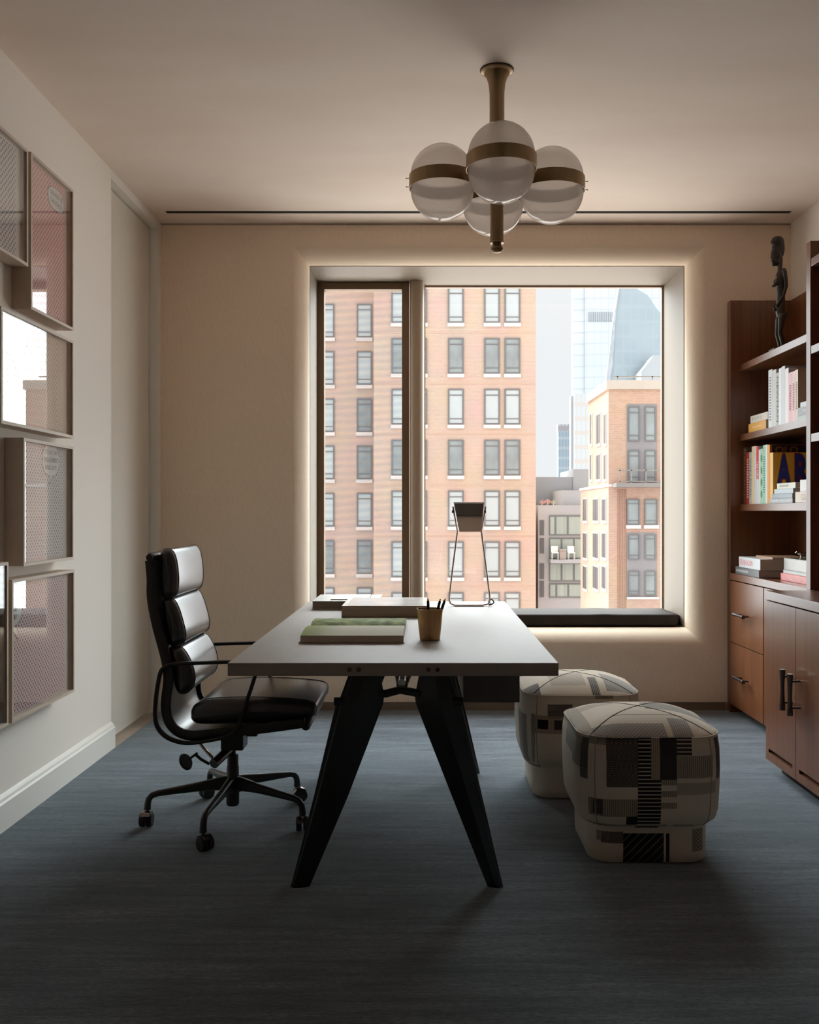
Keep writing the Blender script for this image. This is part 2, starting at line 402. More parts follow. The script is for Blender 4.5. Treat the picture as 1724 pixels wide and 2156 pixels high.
MB().box(OX0+0.046, MX0-0.052, 6.305, 6.311, OZ0+0.06, OZ1-0.05).build('pane', M_pane, win, smooth=False)
MB().box(MX1+0.008, OX1-0.012, 6.378, 6.384, OZ0+0.04, OZ1-0.012).build('pane', M_pane, win, smooth=False)
def screen_mat():
    m = bpy.data.materials.new('insect_screen'); m.use_nodes = True; nt = m.node_tree; nt.nodes.clear(); N = nt.nodes.new; L = nt.links.new
    out = N('ShaderNodeOutputMaterial'); tr = N('ShaderNodeBsdfTransparent'); d = N('ShaderNodeBsdfDiffuse'); d.inputs[0].default_value = (0.45, 0.6, 0.75, 1)
    tc = N('ShaderNodeTexCoord'); mp = N('ShaderNodeMapping'); mp.inputs['Rotation'].default_value = (0, math.radians(3.0), 0); L(tc.outputs['Object'], mp.inputs[0])
    wv = N('ShaderNodeTexWave'); wv.bands_direction = 'Z'; wv.inputs['Scale'].default_value = 6.2; wv.inputs['Distortion'].default_value = 1.2
    wv.inputs['Detail'].default_value = 1.0; wv.inputs['Detail Scale'].default_value = 0.6; L(mp.outputs[0], wv.inputs['Vector'])
    r = N('ShaderNodeMapRange'); r.inputs['To Min'].default_value = 0.05; r.inputs['To Max'].default_value = 0.14; L(wv.outputs['Fac'], r.inputs['Value'])
    mx = N('ShaderNodeMixShader'); L(r.outputs[0], mx.inputs[0]); L(tr.outputs[0], mx.inputs[1]); L(d.outputs[0], mx.inputs[2]); L(mx.outputs[0], out.inputs[0])
    return m
MB().box(OX0+0.046, MX0-0.052, 6.345, 6.346, OZ0+0.01, OZ1-0.01).build('insect_screen', screen_mat(), win, smooth=False)

# wall socket plate behind the chair
sk = thing('wall_socket', (X(498, YB), YB, 0.09), 'white double wall socket low on the fabric wall behind the chair seat', 'socket')
sx = X(498, YB); M_plate = mat('plate_white', (0.6, 0.56, 0.5), 0.4)
MB().box(sx-0.066, sx+0.066, YB-0.007, YB-0.0005, 0.088, 0.204).build('cover_plate', M_plate, sk, bevel=0.002)
for dx in (-0.0215, 0.0215):
    MB().box(sx-0.036, sx+0.036, YB-0.009, YB-0.0072, 0.13, 0.185).build('insert', M_plate, sk, bevel=0.001) if dx < 0 else None
    s = MB()
    s.box(sx+dx-0.007, sx+dx-0.004, YB-0.0095, YB-0.0091, 0.168, 0.176); s.box(sx+dx+0.003, sx+dx+0.006, YB-0.0095, YB-0.0091, 0.168, 0.176)
    s.box(sx+dx-0.002, sx+dx+0.002, YB-0.0095, YB-0.0091, 0.160, 0.164)
    s.build('outlet', M_black, sk, smooth=False)

# window-seat cushion
cu = thing('window_cushion', ((OX0+OX1)/2, 6.07, OZ0), 'long grey leather cushion lying on the window sill behind the desk', 'cushion')
prof = []
for j in range(40):
    pass
yy0, yy1, zz0 = 5.862, 6.25, OZ0+0.001
n = 60; rings = []
sec = rrect((yy1-yy0)/2, 0.037, 0.016, 5, (yy0+yy1)/2, zz0+0.037)
x0c, x1c = OX0+0.01, OX1-0.008
for i in range(n+1):
    x = x0c+(x1c-x0c)*i/n; d = min(i, n-i)/n*(x1c-x0c); e = 1-0.35*max(0, 1-d/0.02)**2
    ring = []
    for (y, z) in sec:
        lift = 0.008*math.sin(min(1, max(0, (z-zz0)/0.07))*math.pi/2)*(0.5+0.5*math.cos((y-6.06)*9))
        wr = 0.0028*math.exp(-((x-1.13)/0.07)**2)*math.sin(x*150+y*20)*(1 if z > zz0+0.04 else 0)
        ring.append((x, (yy0+yy1)/2+(y-(yy0+yy1)/2)*e, zz0+0.037+(z-zz0-0.037)*e+lift+wr))
    rings.append(ring)
MB().loft(rings).build('cushion_body', M_cush, cu, angle=60)
# ------------------------------------------------------------------ picture frames on the left wall
XFR = -1.558
M_ash = mat('frame_ash', (0.60, 0.49, 0.385), 0.5, var=(0.55, 0.44, 0.34), scale=(30, 2, 30))
M_mat = mat('mount_board', (0.62, 0.56, 0.51), 0.7)
M_fglass = glass_mat('frame_glass')
def dots_mat(name, dot, paper, pitch=0.0237, rad=0.235):
    m = bpy.data.materials.new(name); m.use_nodes = True; nt = m.node_tree; b = nt.nodes['Principled BSDF']; N = nt.nodes.new; L = nt.links.new
    b.inputs['Roughness'].default_value = 0.6
    tc = N('ShaderNodeTexCoord'); sp = N('ShaderNodeSeparateXYZ'); L(tc.outputs['Object'], sp.inputs[0])
    def mth(op, a, c=None, v=None):
        q = N('ShaderNodeMath'); q.operation = op
        L(a, q.inputs[0]) if not isinstance(a, float) else setattr(q.inputs[0], 'default_value', a)
        if c is not None: L(c, q.inputs[1])
        if v is not None: q.inputs[1].default_value = v
        return q.outputs[0]
    def cell(oy, oz):
        u = mth('ADD', mth('MULTIPLY', sp.outputs['Y'], v=1/pitch), v=oy+200.0); w_ = mth('ADD', mth('MULTIPLY', sp.outputs['Z'], v=1/pitch), v=oz+200.0)
        u = mth('SUBTRACT', mth('FRACT', u), v=0.5); w_ = mth('SUBTRACT', mth('FRACT', w_), v=0.5)
        return mth('SQRT', mth('ADD', mth('MULTIPLY', u, u), mth('MULTIPLY', w_, w_)))
    d = mth('MINIMUM', cell(0, 0), cell(0.5, 0.5)); f = mth('LESS_THAN', d, v=rad)
    mx = N('ShaderNodeMix'); mx.data_type = 'RGBA'; L(f, mx.inputs['Factor']); mx.inputs[6].default_value = (*paper, 1); mx.inputs[7].default_value = (*dot, 1)
    L(mx.outputs[2], b.inputs['Base Color'])
    return m
M_bub = mat('bubble_white', (0.66, 0.63, 0.6), 0.6); M_ink = mat('ink_black', (0.02, 0.02, 0.02), 0.6)
def picture(y0, y1, z0, z1, dot, paper, label, name, bubble=None, artmargin=0.075):
    t = thing('picture_frame', (XL, (y0+y1)/2, z0), label, 'framed picture', 'box framed dotted prints on the left wall')
    w_ = 0.012; xb = XL+0.001
    m = MB()
    m.box(xb, XFR, y0, y0+w_, z0, z1); m.box(xb, XFR, y1-w_, y1, z0, z1)
    m.box(xb, XFR, y0+w_, y1-w_, z0, z0+w_); m.box(xb, XFR, y0+w_, y1-w_, z1-w_, z1)
    m.build('frame', M_ash, t, smooth=False)
    MB().box(XFR-0.024, XFR-0.020, y0+w_, y1-w_, z0+w_, z1-w_).build('mount', mat(name+'_mount', paper[1], 0.7), t, smooth=False)
    MB().box(XFR-0.0199, XFR-0.017, y0+w_+0.002, y1-artmargin, z0+w_+0.012, z1-w_-0.012).build('print', dots_mat(name+'_dots', dot, paper[0]), t, smooth=False)
    MB().box(XFR-0.0075, XFR-0.005, y0+w_, y1-w_, z0+w_, z1-w_).build('glazing', M_fglass, t, smooth=False)
    if bubble:
        for (cy_, cz_, hy, hz, tail, lines) in bubble:
            xx = XFR-0.0165
            n = 40; ring = []
            for k in range(n):
                a = 2*math.pi*k/n; ca, sa = math.cos(a), math.sin(a)
                ring.append((cy_+hy*math.copysign(abs(ca)**0.8, ca), cz_+hz*math.copysign(abs(sa)**0.8, sa)))
            def clampy(v, lo=y0+w_+0.004, hi=y1-0.02): return max(lo, min(hi, v))
            def clampz(v, lo=z0+w_+0.002, hi=z1-w_-0.002): return max(lo, min(hi, v))
            def cl(pp): return [(clampy(a), clampz(bb)) for a, bb in pp]
            big = [(cy_+(a-cy_)*1.035, cz_+(bb-cz_)*1.035) for a, bb in ring]
            mbk = MB(); mbk.prism(cl(big), 'X', xx, xx+0.0003)
            ty, tz, wdt = tail
            mbk.prism(cl([(cy_+0.1*hy-wdt-0.002, cz_-math.copysign(hz*0.9, cz_-tz)), (cy_+0.1*hy+wdt+0.002, cz_-math.copysign(hz*0.9, cz_-tz)), (ty, tz)]), 'X', xx, xx+0.0003)
            ob = mbk.build('bubble_outline', M_ink, t, smooth=False)
            mw = MB(); mw.prism(cl(ring), 'X', xx+0.0004, xx+0.0007)
            mw.prism(cl([(cy_+0.1*hy-wdt, cz_-math.copysign(hz*0.85, cz_-tz)), (cy_+0.1*hy+wdt, cz_-math.copysign(hz*0.85, cz_-tz)), (ty+0.001, tz+(0.006 if tz < cz_ else -0.006))]), 'X', xx+0.00045, xx+0.00065)
            mw.build('speech_bubble', M_bub, t, smooth=False)
            if lines:
                k = len(lines); lh = 1.45*hz/k
                for i, (tx, wf) in enumerate(lines):
                    zt = cz_+hz*0.72-lh*(i+1)+lh*0.22
                    text_part(tx, 'lettering', M_ink, t, (xx+0.001, cy_-hy*wf, zt), (0, 1, 0), (0, 0, 1), lh*0.6, 2*hy*wf)
    return t
G = (0.62, 0.57, 0.53)
picture(2.95, 3.623, 2.179, 2.634, lin((74, 70, 100)), ((0.60, 0.54, 0.50), (0.55, 0.50, 0.46)), 'box framed print of dark violet dots, topmost at the picture edge', 'violet',
        bubble=[(3.28, 2.50, 0.11, 0.07, (3.33, 2.39, 0.02), None)])
picture(3.65, 4.09, 2.02, 2.64, lin((196, 62, 52)), ((0.64, 0.46, 0.42), (0.50, 0.30, 0.27)), 'tall box framed print of red dots with the THIS MUST BE THE PLACE bubble', 'red',
        bubble=[(3.935, 2.545, 0.083, 0.046, (3.83, 2.59, 0.012), [('THIS MUST BE', 0.8), ('THE PLACE!', 0.72)])])
picture(3.394, 4.09, 1.545, 1.975, lin((205, 140, 70)), ((0.64, 0.57, 0.50), (0.55, 0.45, 0.36)), 'wide box framed print of orange dots with a large blank speech bubble', 'orange',
        bubble=[(3.52, 1.90, 0.125, 0.085, (3.58, 1.725, 0.025), None)])
picture(3.583, 4.09, 1.01, 1.508, lin((105, 95, 100)), ((0.64, 0.60, 0.57), (0.46, 0.42, 0.39)), 'deep box framed print of grey dots with the ENGAGEMENT RING bubble', 'grey',
        bubble=[(3.882, 1.437, 0.083, 0.066, (3.86, 1.33, 0.012), [("IT'S NOT AN", 0.72), ('ENGAGEMENT', 0.86), ('RING. IS IT?', 0.72)])])
picture(3.482, 4.10, 0.425, 0.965, lin((158, 55, 62)), ((0.66, 0.60, 0.57), (0.56, 0.47, 0.43)), 'lowest box framed print of dusty red dots beside the chair', 'dusty',
        bubble=[(3.50, 0.865, 0.105, 0.085, (3.575, 0.72, 0.02), [('I', 0.1), ('NO MORE', 0.75), ('MAKE', 0.55), ('PLACE!', 0.55)])])
picture(2.92, 3.452, 0.425, 1.034, lin((90, 120, 110)), ((0.60, 0.56, 0.50), (0.42, 0.37, 0.30)), 'box framed picture cut off by the lower left edge of the photo', 'green')

# ------------------------------------------------------------------ bookcase and cabinets on the right
YE0, YE1 = 5.645, 5.70
bc = thing('bookcase', (2.05, 5.1, 0.85), 'dark walnut open bookcase bay with a carved statue and books beside the window wall', 'bookcase')
MB().box(1.85, XR-0.002, YE0, YE1-0.002, 0.0, 2.51).build('side_panel', M_wood, bc, smooth=False, bevel=0.003)
MB().box(XR-0.022, XR-0.002, 4.42, YE0-0.001, 0.852, 2.51).build('back_panel', M_wood, bc, smooth=False)
for z0, z1 in ((2.075, 2.115), (1.652, 1.69), (1.227, 1.267)):
    MB().box(1.908, XR-0.023, 4.42, YE0-0.001, z0, z1).build('shelf', M_woodh, bc, smooth=False, bevel=0.0015)
bn = thing('bookcase', (2.0, 4.0, 0.85), 'dark walnut tall open bookcase bay cut off by the right edge of the photo', 'bookcase')
MB().box(1.81, XR-0.002, 4.368, 4.418, 0.8505, 2.50).build('side_panel', M_wood, bn, smooth=False, bevel=0.002)
MB().box(XR-0.022, XR-0.002, 3.4, 4.367, 0.8505, 2.50).build('back_panel', M_wood, bn, smooth=False)
MB().box(1.81, XR-0.023, 3.35, 3.399, 0.8505, 2.50).build('side_panel', M_wood, bn, smooth=False)
for z0, z1 in ((2.377, 2.415), (1.965, 2.003), (1.55, 1.588)):
    MB().box(1.812, XR-0.023, 3.40, 4.367, z0, z1).build('shelf', M_woodh, bn, smooth=False, bevel=0.0015)
dc = thing('drawer_cabinet', (2.05, 5.1, 0), 'walnut cabinet with two deep drawers beneath the bookcase', 'cabinet')
MB().box(1.872, XR-0.002, 4.42, YE0-0.001, 0.05, 0.8).build('body', M_wood, dc, smooth=False)
MB().box(1.93, XR-0.01, 4.42, YE0-0.001, 0.001, 0.049).build('plinth', M_black, dc, smooth=False)
MB().box(1.85, XR-0.002, 4.42, YE0-0.001, 0.808, 0.8495).build('worktop', M_woodh, dc, smooth=False, bevel=0.002)
MB().box(1.852, 1.871, 4.42, 5.087, 0.05, 0.803).build('stile', M_wood, dc, smooth=False, bevel=0.001)
M_han = mat('hammered_metal', (0.10, 0.09, 0.085), 0.3, metal=1.0, bump=0.8, bscale=90)
def handle(parent, c, axis, L_, xface, r0=0.011):
    """waisted cast bar on two posts, standing off the face at xface"""
    m = MB(); n = 14; pts = []; rs = []
    for i in range(n+1):
        t = i/n*2-1; d = t*L_/2
        rs.append((0.75+0.45*abs(t)**1.5)*r0*(0.94+0.12*random.random()) if abs(t) < 0.999 else r0*1.05)
        pts.append((c[0], c[1]+(d if axis == 'Y' else 0), c[2]+(d if axis == 'Z' else 0)))
    m.tube(pts, rs, 8)
    for sgn in (-1, 1):
        q = sgn*L_*0.32
        a = (c[0], c[1]+(q if axis == 'Y' else 0), c[2]+(q if axis == 'Z' else 0))
        m.cyl(a, (xface, a[1], a[2]), 0.005, n=8)
    return m.build('handle', M_han, parent, angle=50)
for z0, z1, zh in ((0.433, 0.803, 0.617), (0.052, 0.428, 0.245)):
    d = MB().box(1.85, 1.871, 5.092, YE0-0.003, z0, z1).build('drawer', M_wood, dc, smooth=False, bevel=0.001)
    handle(d, (1.812, 5.385, zh), 'Y', 0.17, 1.85)
dk = thing('cupboard', (1.92, 4.0, 0), 'deeper walnut cupboard with two doors and black vertical pulls', 'cupboard')
MB().box(1.622, XR-0.002, 3.3, 4.37, 0.058, 0.803).build('body', M_wood, dk, smooth=False)
MB().box(1.66, XR-0.01, 3.3, 4.33, 0.001, 0.057).build('plinth', M_black, dk, smooth=False)
MB().box(1.598, XR-0.002, 3.3, 4.372, 0.808, 0.85).build('worktop', M_woodh, dk, smooth=False, bevel=0.002)
for y0, y1 in ((4.018, 4.369), (3.664, 4.014), (3.31, 3.66)):
    m = MB(); sy0, sy1, sz0, sz1 = y0+0.035, y1-0.035, 0.096, 0.114
    m.box(1.6, 1.621, y0, sy0, 0.058, 0.803); m.box(1.6, 1.621, sy1, y1, 0.058, 0.803)
    m.box(1.6, 1.621, sy0, sy1, 0.058, sz0); m.box(1.6, 1.621, sy0, sy1, sz1, 0.803)
    d = m.build('door', M_wood, dk, smooth=False)
    bmv = MB().box(1.6195, 1.6215, sy0, sy1, sz0, sz1).build('slot', M_black, d, smooth=False)
    if y1 > 4.3: handle(d, (1.556, 4.052, 0.443), 'Z', 0.178, 1.6, 0.0125)
    elif y1 > 4.0: handle(d, (1.556, 3.968, 0.437), 'Z', 0.178, 1.6, 0.0125)

# ------------------------------------------------------------------ books
M_page = mat('book_pages', (0.55, 0.47, 0.40), 0.8, var=(0.47, 0.39, 0.33), scale=(300, 300, 300))
def colm(c, rough=0.35, coat=0.2):
    nm = 'cover_%d_%d_%d' % tuple(int(v) for v in c); return mat(nm, lin(c), rough, coat=coat)
def upright(pa, pb, top, zs, xs, col, label, group, text=None, tcol=(40, 40, 40), depth=0.24, wt=0.8, band=None):
    """book standing on a shelf, spine towards the room; pa/pb give its far and near side seen at plane xs"""
    ya, yb = xs*F/(pa-CX), xs*F/(pb-CX); s = (pa-CX)/xs; z1 = H+(CY-top)/s; yb += 0.0015
    depth = min(depth, XR-0.026-xs)
    t = thing('book', (xs, (ya+yb)/2, zs), label, 'book', group); th = ya-yb; c = min(0.003, th*0.2)
    m = MB(); m.box(xs, xs+c, yb, ya, zs, z1); m.box(xs+c, xs+depth, yb, yb+c, zs, z1); m.box(xs+c, xs+depth, ya-c, ya, zs, z1)
    m.build('cover', colm(col), t, smooth=False)
    MB().box(xs+c+0.0005, xs+depth-0.004, yb+c+0.0003, ya-c-0.0003, zs+0.003, z1-0.004).build('page_block', M_page, t, smooth=False)
    if band:
        MB().box(xs-0.0004, xs-0.0001, yb, ya, zs+(z1-zs)*band[0], zs+(z1-zs)*band[1]).build('spine_band', colm(band[2]), t, smooth=False)
    if text:
        hh = (z1-zs)*wt; w_ = th*0.62
        text_part(text, 'title', mat('ink_%d_%d_%d' % tcol, lin(tcol), 0.6), t, (xs-0.0006, (ya+yb)/2+w_/2, z1-(z1-zs)*(0.5-wt/2)), (0, 0, -1), (0, -1, 0), w_, hh, depth=0.0001)
    return t, (ya, yb, z1)
G2 = 'upright books on the middle shelf'
Zs = 1.69; xs = 1.918
upright(1617.6, 1625.6, 780, Zs, xs, (215, 214, 218), 'thick white upright book, leftmost in the row on the middle shelf', G2, '................', (120, 118, 135), wt=0.75)
upright(1625.6, 1634.0, 780.5, Zs, xs, (190, 192, 184), 'plain pale grey-green upright book, second in the middle shelf row', G2)
upright(1634.0, 1639.6, 786, Zs, xs, (170, 166, 160), 'grey upright book with bold black spine lettering on the middle shelf', G2, 'NEWMAN', (45, 50, 52), wt=0.85)
upright(1639.6, 1645.4, 776.5, Zs, xs, (220, 220, 224), 'slim bright white upright book between the lettered grey book and the tallest one', G2)
upright(1645.4, 1652.6, 772.5, Zs, xs, (188, 194, 198), 'tallest upright book on the middle shelf, pale blue-grey spine', G2)
upright(1652.6, 1660.2, 776.8, Zs, xs, (224, 214, 216), 'white upright book with a red-brown cover beside the pink books', G2, band=None)
upright(1660.2, 1667.4, 785.5, Zs, xs, (214, 150, 152), 'pink upright book with red spine marks, left one of the pink pair', G2, '................', (150, 30, 50), wt=0.5)
upright(1667.4, 1673.9, 783, Zs, xs, (222, 168, 168), 'pale pink upright book with red spine marks beside the cream book', G2, '................', (165, 40, 60), wt=0.52)
t, (ya, yb, z1) = upright(1673.9, 1680.0, 779.5, Zs, xs, (206, 186, 160), 'cream upright book with the letter D on its beige cover', G2, '................', (120, 95, 75), wt=0.52)
text_part('D', 'cover_letter', mat('ink_d', lin((60, 40, 34)), 0.6), t, (xs+0.092, yb-0.0004, z1-0.075), (1, 0, 0), (0, 0, 1), 0.044, 0.042, bold=0.02)
m = MB()
for k in range(9):
    a = math.radians(60+k*14+random.uniform(-5, 5)); l = random.uniform(0.05, 0.09)
    bx, bz = xs+0.15, z1-0.235
    m.tube([(bx, yb-0.001, bz), (bx+l*0.5*math.cos(a), yb-0.001, bz+l*0.6*math.sin(a)), (bx+l*math.cos(a), yb-0.001, bz+l*math.sin(a))], 0.0016, 4)
m.build('plant_drawing', mat('ink_och', lin((150, 95, 40)), 0.6), t)

def flat(y0, y1, z0, z1, x0, depth, col, label, group=None, text=None, tcol=(230, 230, 230), th=0.6, tw=0.8, rz=0.0, align=0.5, name='book', rough=0.35, spine_metal=False):
    """book lying flat, spine towards the room"""
    cxm, cym = x0+depth/2, (y0+y1)/2
    t = thing(name, (cxm, cym, z0), label, 'book', group)
    hx, hy = depth/2, (y1-y0)/2; c = min(0.0025, (z1-z0)*0.12)
    m = MB(); m.box(cxm-hx, cxm+hx, y0, y1, z0, z0+c); m.box(cxm-hx, cxm+hx, y0, y1, z1-c, z1); m.box(cxm-hx, cxm-hx+c, y0, y1, z0+c, z1-c)
    cm = mat('silver_foil', (0.30, 0.28, 0.26), 0.3, metal=0.85, bump=0.6, bscale=30) if spine_metal else colm(col, rough)
    m.build('cover', cm, t, smooth=False, bevel=0.0008)
    MB().box(cxm-hx+c, cxm+hx-0.005, y0+0.005, y1-0.005, z0+c, z1-c).build('page_block', M_page, t, smooth=False)
    if text:
        hh = (z1-z0)*th; ww = (y1-y0)*tw; ys = y1-(y1-y0-ww)*align
        text_part(text, 'title', mat('ink_%d_%d_%d' % tcol, lin(tcol), 0.6), t, (x0-0.0006, ys, z0+(z1-z0)*(1-th)/2), (0, -1, 0), (0, 0, 1), hh, ww, depth=-0.0002)
    if rz: t.rotation_euler = (0, 0, rz)
    return t
G3 = 'flat books on the middle shelf'
flat(5.236, 5.52, 1.6905, 1.743, 1.918, 0.2, (214, 158, 74), 'orange book lying flat at the left end of the middle shelf', G3, '................', (235, 205, 150), 0.2, 0.5)
flat(5.215, 5.495, 1.7435, 1.787, 1.921, 0.2, (206, 200, 188), 'cream book lying on top of the orange book', G3, 'T I Y ?', (90, 80, 75), 0.4, 0.55, align=0.2)
flat(4.44, 4.79, 1.6905, 1.712, 1.914, 0.2, (160, 168, 160), 'pale green-grey flat book beneath the HORST book', G3)
flat(4.44, 4.785, 1.7125, 1.756, 1.916, 0.2, (118, 116, 116), 'dark grey flat book with HORST in white on its spine', G3, 'HORST', (235, 232, 235), 0.62, 0.55, align=0.45)
flat(4.44, 4.765, 1.7565, 1.782, 1.922, 0.2, (198, 198, 200), 'pale grey flat book on top of the HORST book', G3)
G4 = 'upright books on the lower shelf'; Zs = 1.267; xs = 1.93
upright(1564.3, 1571.0, 943, Zs, xs, (92, 84, 78), 'dark multicoloured patterned upright book, leftmost on the lower shelf', G4, '................', (200, 120, 70), wt=0.94)
upright(1571.0, 1577.2, 953, Zs, xs, (196, 48, 40), 'short red upright book near the left end of the lower shelf', G4, '................', (225, 190, 180), wt=0.75)
upright(1577.2, 1582.6, 952.5, Zs, xs, (176, 184, 172), 'pale sage upright book with widely spaced dark letters beside the red one', G4, 'VALLEVAL', (90, 95, 92), wt=0.75)
upright(1582.6, 1588.8, 940.5, Zs, xs, (220, 200, 158), 'cream and gold upright book on the lower shelf', G4)
upright(1588.8, 1592.3, 939.5, Zs, xs, (205, 200, 216), 'thin lilac-white upright book left of the red banded book', G4)
upright(1592.3, 1597.2, 940.5, Zs, xs, (205, 208, 204), 'white upright book whose spine is red in its upper part', G4, 'YES URGENT', (235, 225, 220), wt=0.5, band=(0.43, 1.0, (206, 52, 46)))
upright(1597.2, 1600.4, 947, Zs, xs, (214, 212, 216), 'narrow white upright book between the red banded and the green spotted books', G4)
upright(1600.4, 1606.2, 945.5, Zs, xs, (168, 196, 170), 'light green upright book with dark green spots', G4, '••••', (40, 130, 70), wt=0.8)
upright(1606.2, 1611.4, 937.5, Zs, xs, (140, 196, 172), 'mint green upright book beside the white one', G4, '................', (40, 110, 100), wt=0.62)
upright(1611.4, 1615.4, 936.5, Zs, xs, (216, 214, 206), 'thin white upright book beside the tall purple topped book', G4)
t, (ya, yb, z1) = upright(1615.4, 1620.6, 937, Zs, xs, (218, 140, 50), 'tall orange book with a dark purple cover top behind the ART book', G4, depth=0.285)
MB().box(xs+0.012, xs+0.284, yb-0.0007, yb-0.0001, z1-0.085, z1-0.001).build('cover_panel', mat('purple_cover', lin((58, 38, 56)), 0.4), t, smooth=False)
text_part('OLO', 'cover_letter', mat('tan_ink', lin((160, 120, 84)), 0.6), t, (xs+0.03, yb-0.001, z1-0.05), (1, 0, 0), (0, 0, 1), 0.04, 0.13, bold=0.02)
t, (ya, yb, z1) = upright(1620.8, 1627.5, 953.5, Zs, xs, (222, 176, 88), 'yellow book with huge blue ART letters on its cover', G4, depth=0.26)
MB().box(xs+0.002, xs+0.259, yb-0.0006, yb-0.0001, Zs+0.001, z1-0.001).build('cover_panel', mat('art_yellow', lin((250, 190, 70)), 0.4), t, smooth=False)
MR, MBL = mat('art_red', lin((205, 48, 30)), 0.4), mat('art_blue', lin((42, 62, 150)), 0.4)
for ch, ox, ww in (('A', 0.016, 0.088), ('R', 0.118, 0.086), ('T', 0.204, 0.05)):
    text_part(ch, 'cover_letter', MR, t, (xs+ox, yb-0.001, z1-0.198), (1, 0, 0), (0, 0, 1), 0.194, ww, bold=0.085)
    text_part(ch, 'cover_letter', MBL, t, (xs+ox+0.003, yb-0.0016, z1-0.195), (1, 0, 0), (0, 0, 1), 0.188, ww-0.006, bold=0.045)
G5 = 'flat books on the lower shelf'
flat(4.846, 5.175, 1.2675, 1.2935, 1.914, 0.21, (150, 154, 158), 'grey flat book with pale spine letters at the bottom of the lower shelf stack', G5, 'HENRI MOORE', (225, 225, 225), 0.42, 0.8)
flat(4.856, 5.145, 1.294, 1.319, 1.917, 0.21, (138, 144, 152), 'slate grey flat book second from the bottom of the lower shelf stack', G5)
flat(4.856, 5.12, 1.3195, 1.345, 1.921, 0.2, (176, 184, 192), 'blue-grey flat book third from the bottom of the lower shelf stack', G5)
flat(4.835, 5.09, 1.3455, 1.376, 1.925, 0.2, (210, 205, 190), 'ivory flat book on top of the lower shelf stack in front of the ART book', G5, '................', (150, 145, 135), 0.4, 0.5, align=0.3)
flat(4.45, 4.815, 1.2675, 1.324, 1.916, 0.2, (206, 186, 166), 'thick beige flat book at the right end of the lower shelf', G5, 'GIANTS', (190, 160, 135), 0.6, 0.6)
flat(4.45, 4.775, 1.3245, 1.385, 1.925, 0.19, (214, 208, 206), 'thick white flat book on top of the beige one', G5)
G6 = 'books lying on the cabinet top'
flat(5.19, 5.585, 0.8505, 0.893, 1.862, 0.25, (96, 96, 98), 'grey jacketed large book under the STEVEN KLEIN box', G6, '................', (200, 200, 200), 0.4, 0.5, align=0.1)
t = flat(5.17, 5.525, 0.8935, 0.955, 1.862, 0.26, (206, 206, 208), 'white boxed book with STEVEN KLEIN in red on its spine', G6, 'STEVEN KLEIN', (210, 90, 90), 0.5, 0.62, align=0.1)
flat(5.14, 5.40, 0.9555, 0.968, 1.92, 0.21, (176, 140, 112), 'thin tan magazine on top of the STEVEN KLEIN box', G6)
flat(4.66, 5.05, 0.8505, 0.889, 1.93, 0.24, (220, 122, 118), 'salmon pink book at the bottom of the right stack on the cabinet', G6, 'Peter Beard', (240, 205, 200), 0.5, 0.5)
flat(4.66, 5.035, 0.8895, 0.908, 1.938, 0.23, (186, 188, 184), 'thin grey-white book between the pink and the silver books', G6)
flat(4.66, 5.02, 0.9085, 0.972, 1.936, 0.24, (190, 186, 180), 'crinkled silver foil book on top of the pink book stack', G6, spine_metal=True)
bd = thing('bird_ornament', (1.974, 4.88, 0.9725), 'small metal bird ornament standing on the silver book', 'ornament')
m = MB(); bx, by, bz = 1.974, 4.88, 0.9725
m.lathe([(0.010, 0), (0.010, 0.003), (0.005, 0.005), (0.005, 0.018)], (bx, by, bz), 14)
m.sphere((bx, by, bz+0.027), 0.011, 1.7, 1, 0.8); m.tube([(bx-0.012, by, bz+0.03), (bx-0.026, by, bz+0.036), (bx-0.034, by, bz+0.03)], [0.005, 0.004, 0.0015], 8)
m.tube([(bx+0.012, by, bz+0.03), (bx+0.034, by, bz+0.034)], [0.005, 0.002], 8)
m.build('body', M_chrome, bd)

# ------------------------------------------------------------------ carved statue
YS = 5.27
def sp_(zx, zy, dy=0.0): px, py = 1500+zx/6.737, 480+zy/6.737; return (X(px, YS), YS+dy, Z(py, YS))
m = MB()
def sph(zx, zy, r, sx=1, sy=1, sz=1, dy=0): p = sp_(zx, zy, dy); m.sphere(p, r, sx, sy, sz, 16)
def lim(pts, rs, n=12): m.tube([sp_(*p) for p in pts], rs, n)
sph(922, 200, 0.036, 1.05, 0.75, 1.0); sph(872, 205, 0.020, 1.0, 0.6, 1.1); sph(960, 290, 0.030, 0.85, 0.75, 1.9); sph(915, 280, 0.030, 1.0, 0.7, 1.3)     # coiffure
sph(905, 370, 0.031, 1.0, 0.85, 1.5); sph(895, 465, 0.024, 1.15, 0.8, 1.3); sph(945, 440, 0.020, 1.0, 0.8, 1.4); sph(870, 515, 0.011, 1.2, 0.9, 1.0)       # skull, jaw, chin
lim([(840, 345), (838, 430)], [0.004, 0.008], 8); sph(851, 492, 0.006, 1.3, 1.2, 0.7)                                 # nose, lips
sph(850, 365, 0.006, 0.8, 1.0, 0.7, -0.011); sph(850, 365, 0.006, 0.8, 1.0, 0.7, 0.011); sph(925, 400, 0.008, 0.8, 0.6, 1.7, -0.026)
lim([(960, 450), (955, 600)], [0.014, 0.013])                                                                       # neck
lim([(965, 590), (960, 680), (962, 800), (965, 950), (965, 1080), (960, 1180), (968, 1260)], [0.014, 0.027, 0.026, 0.024, 0.025, 0.027, 0.025])
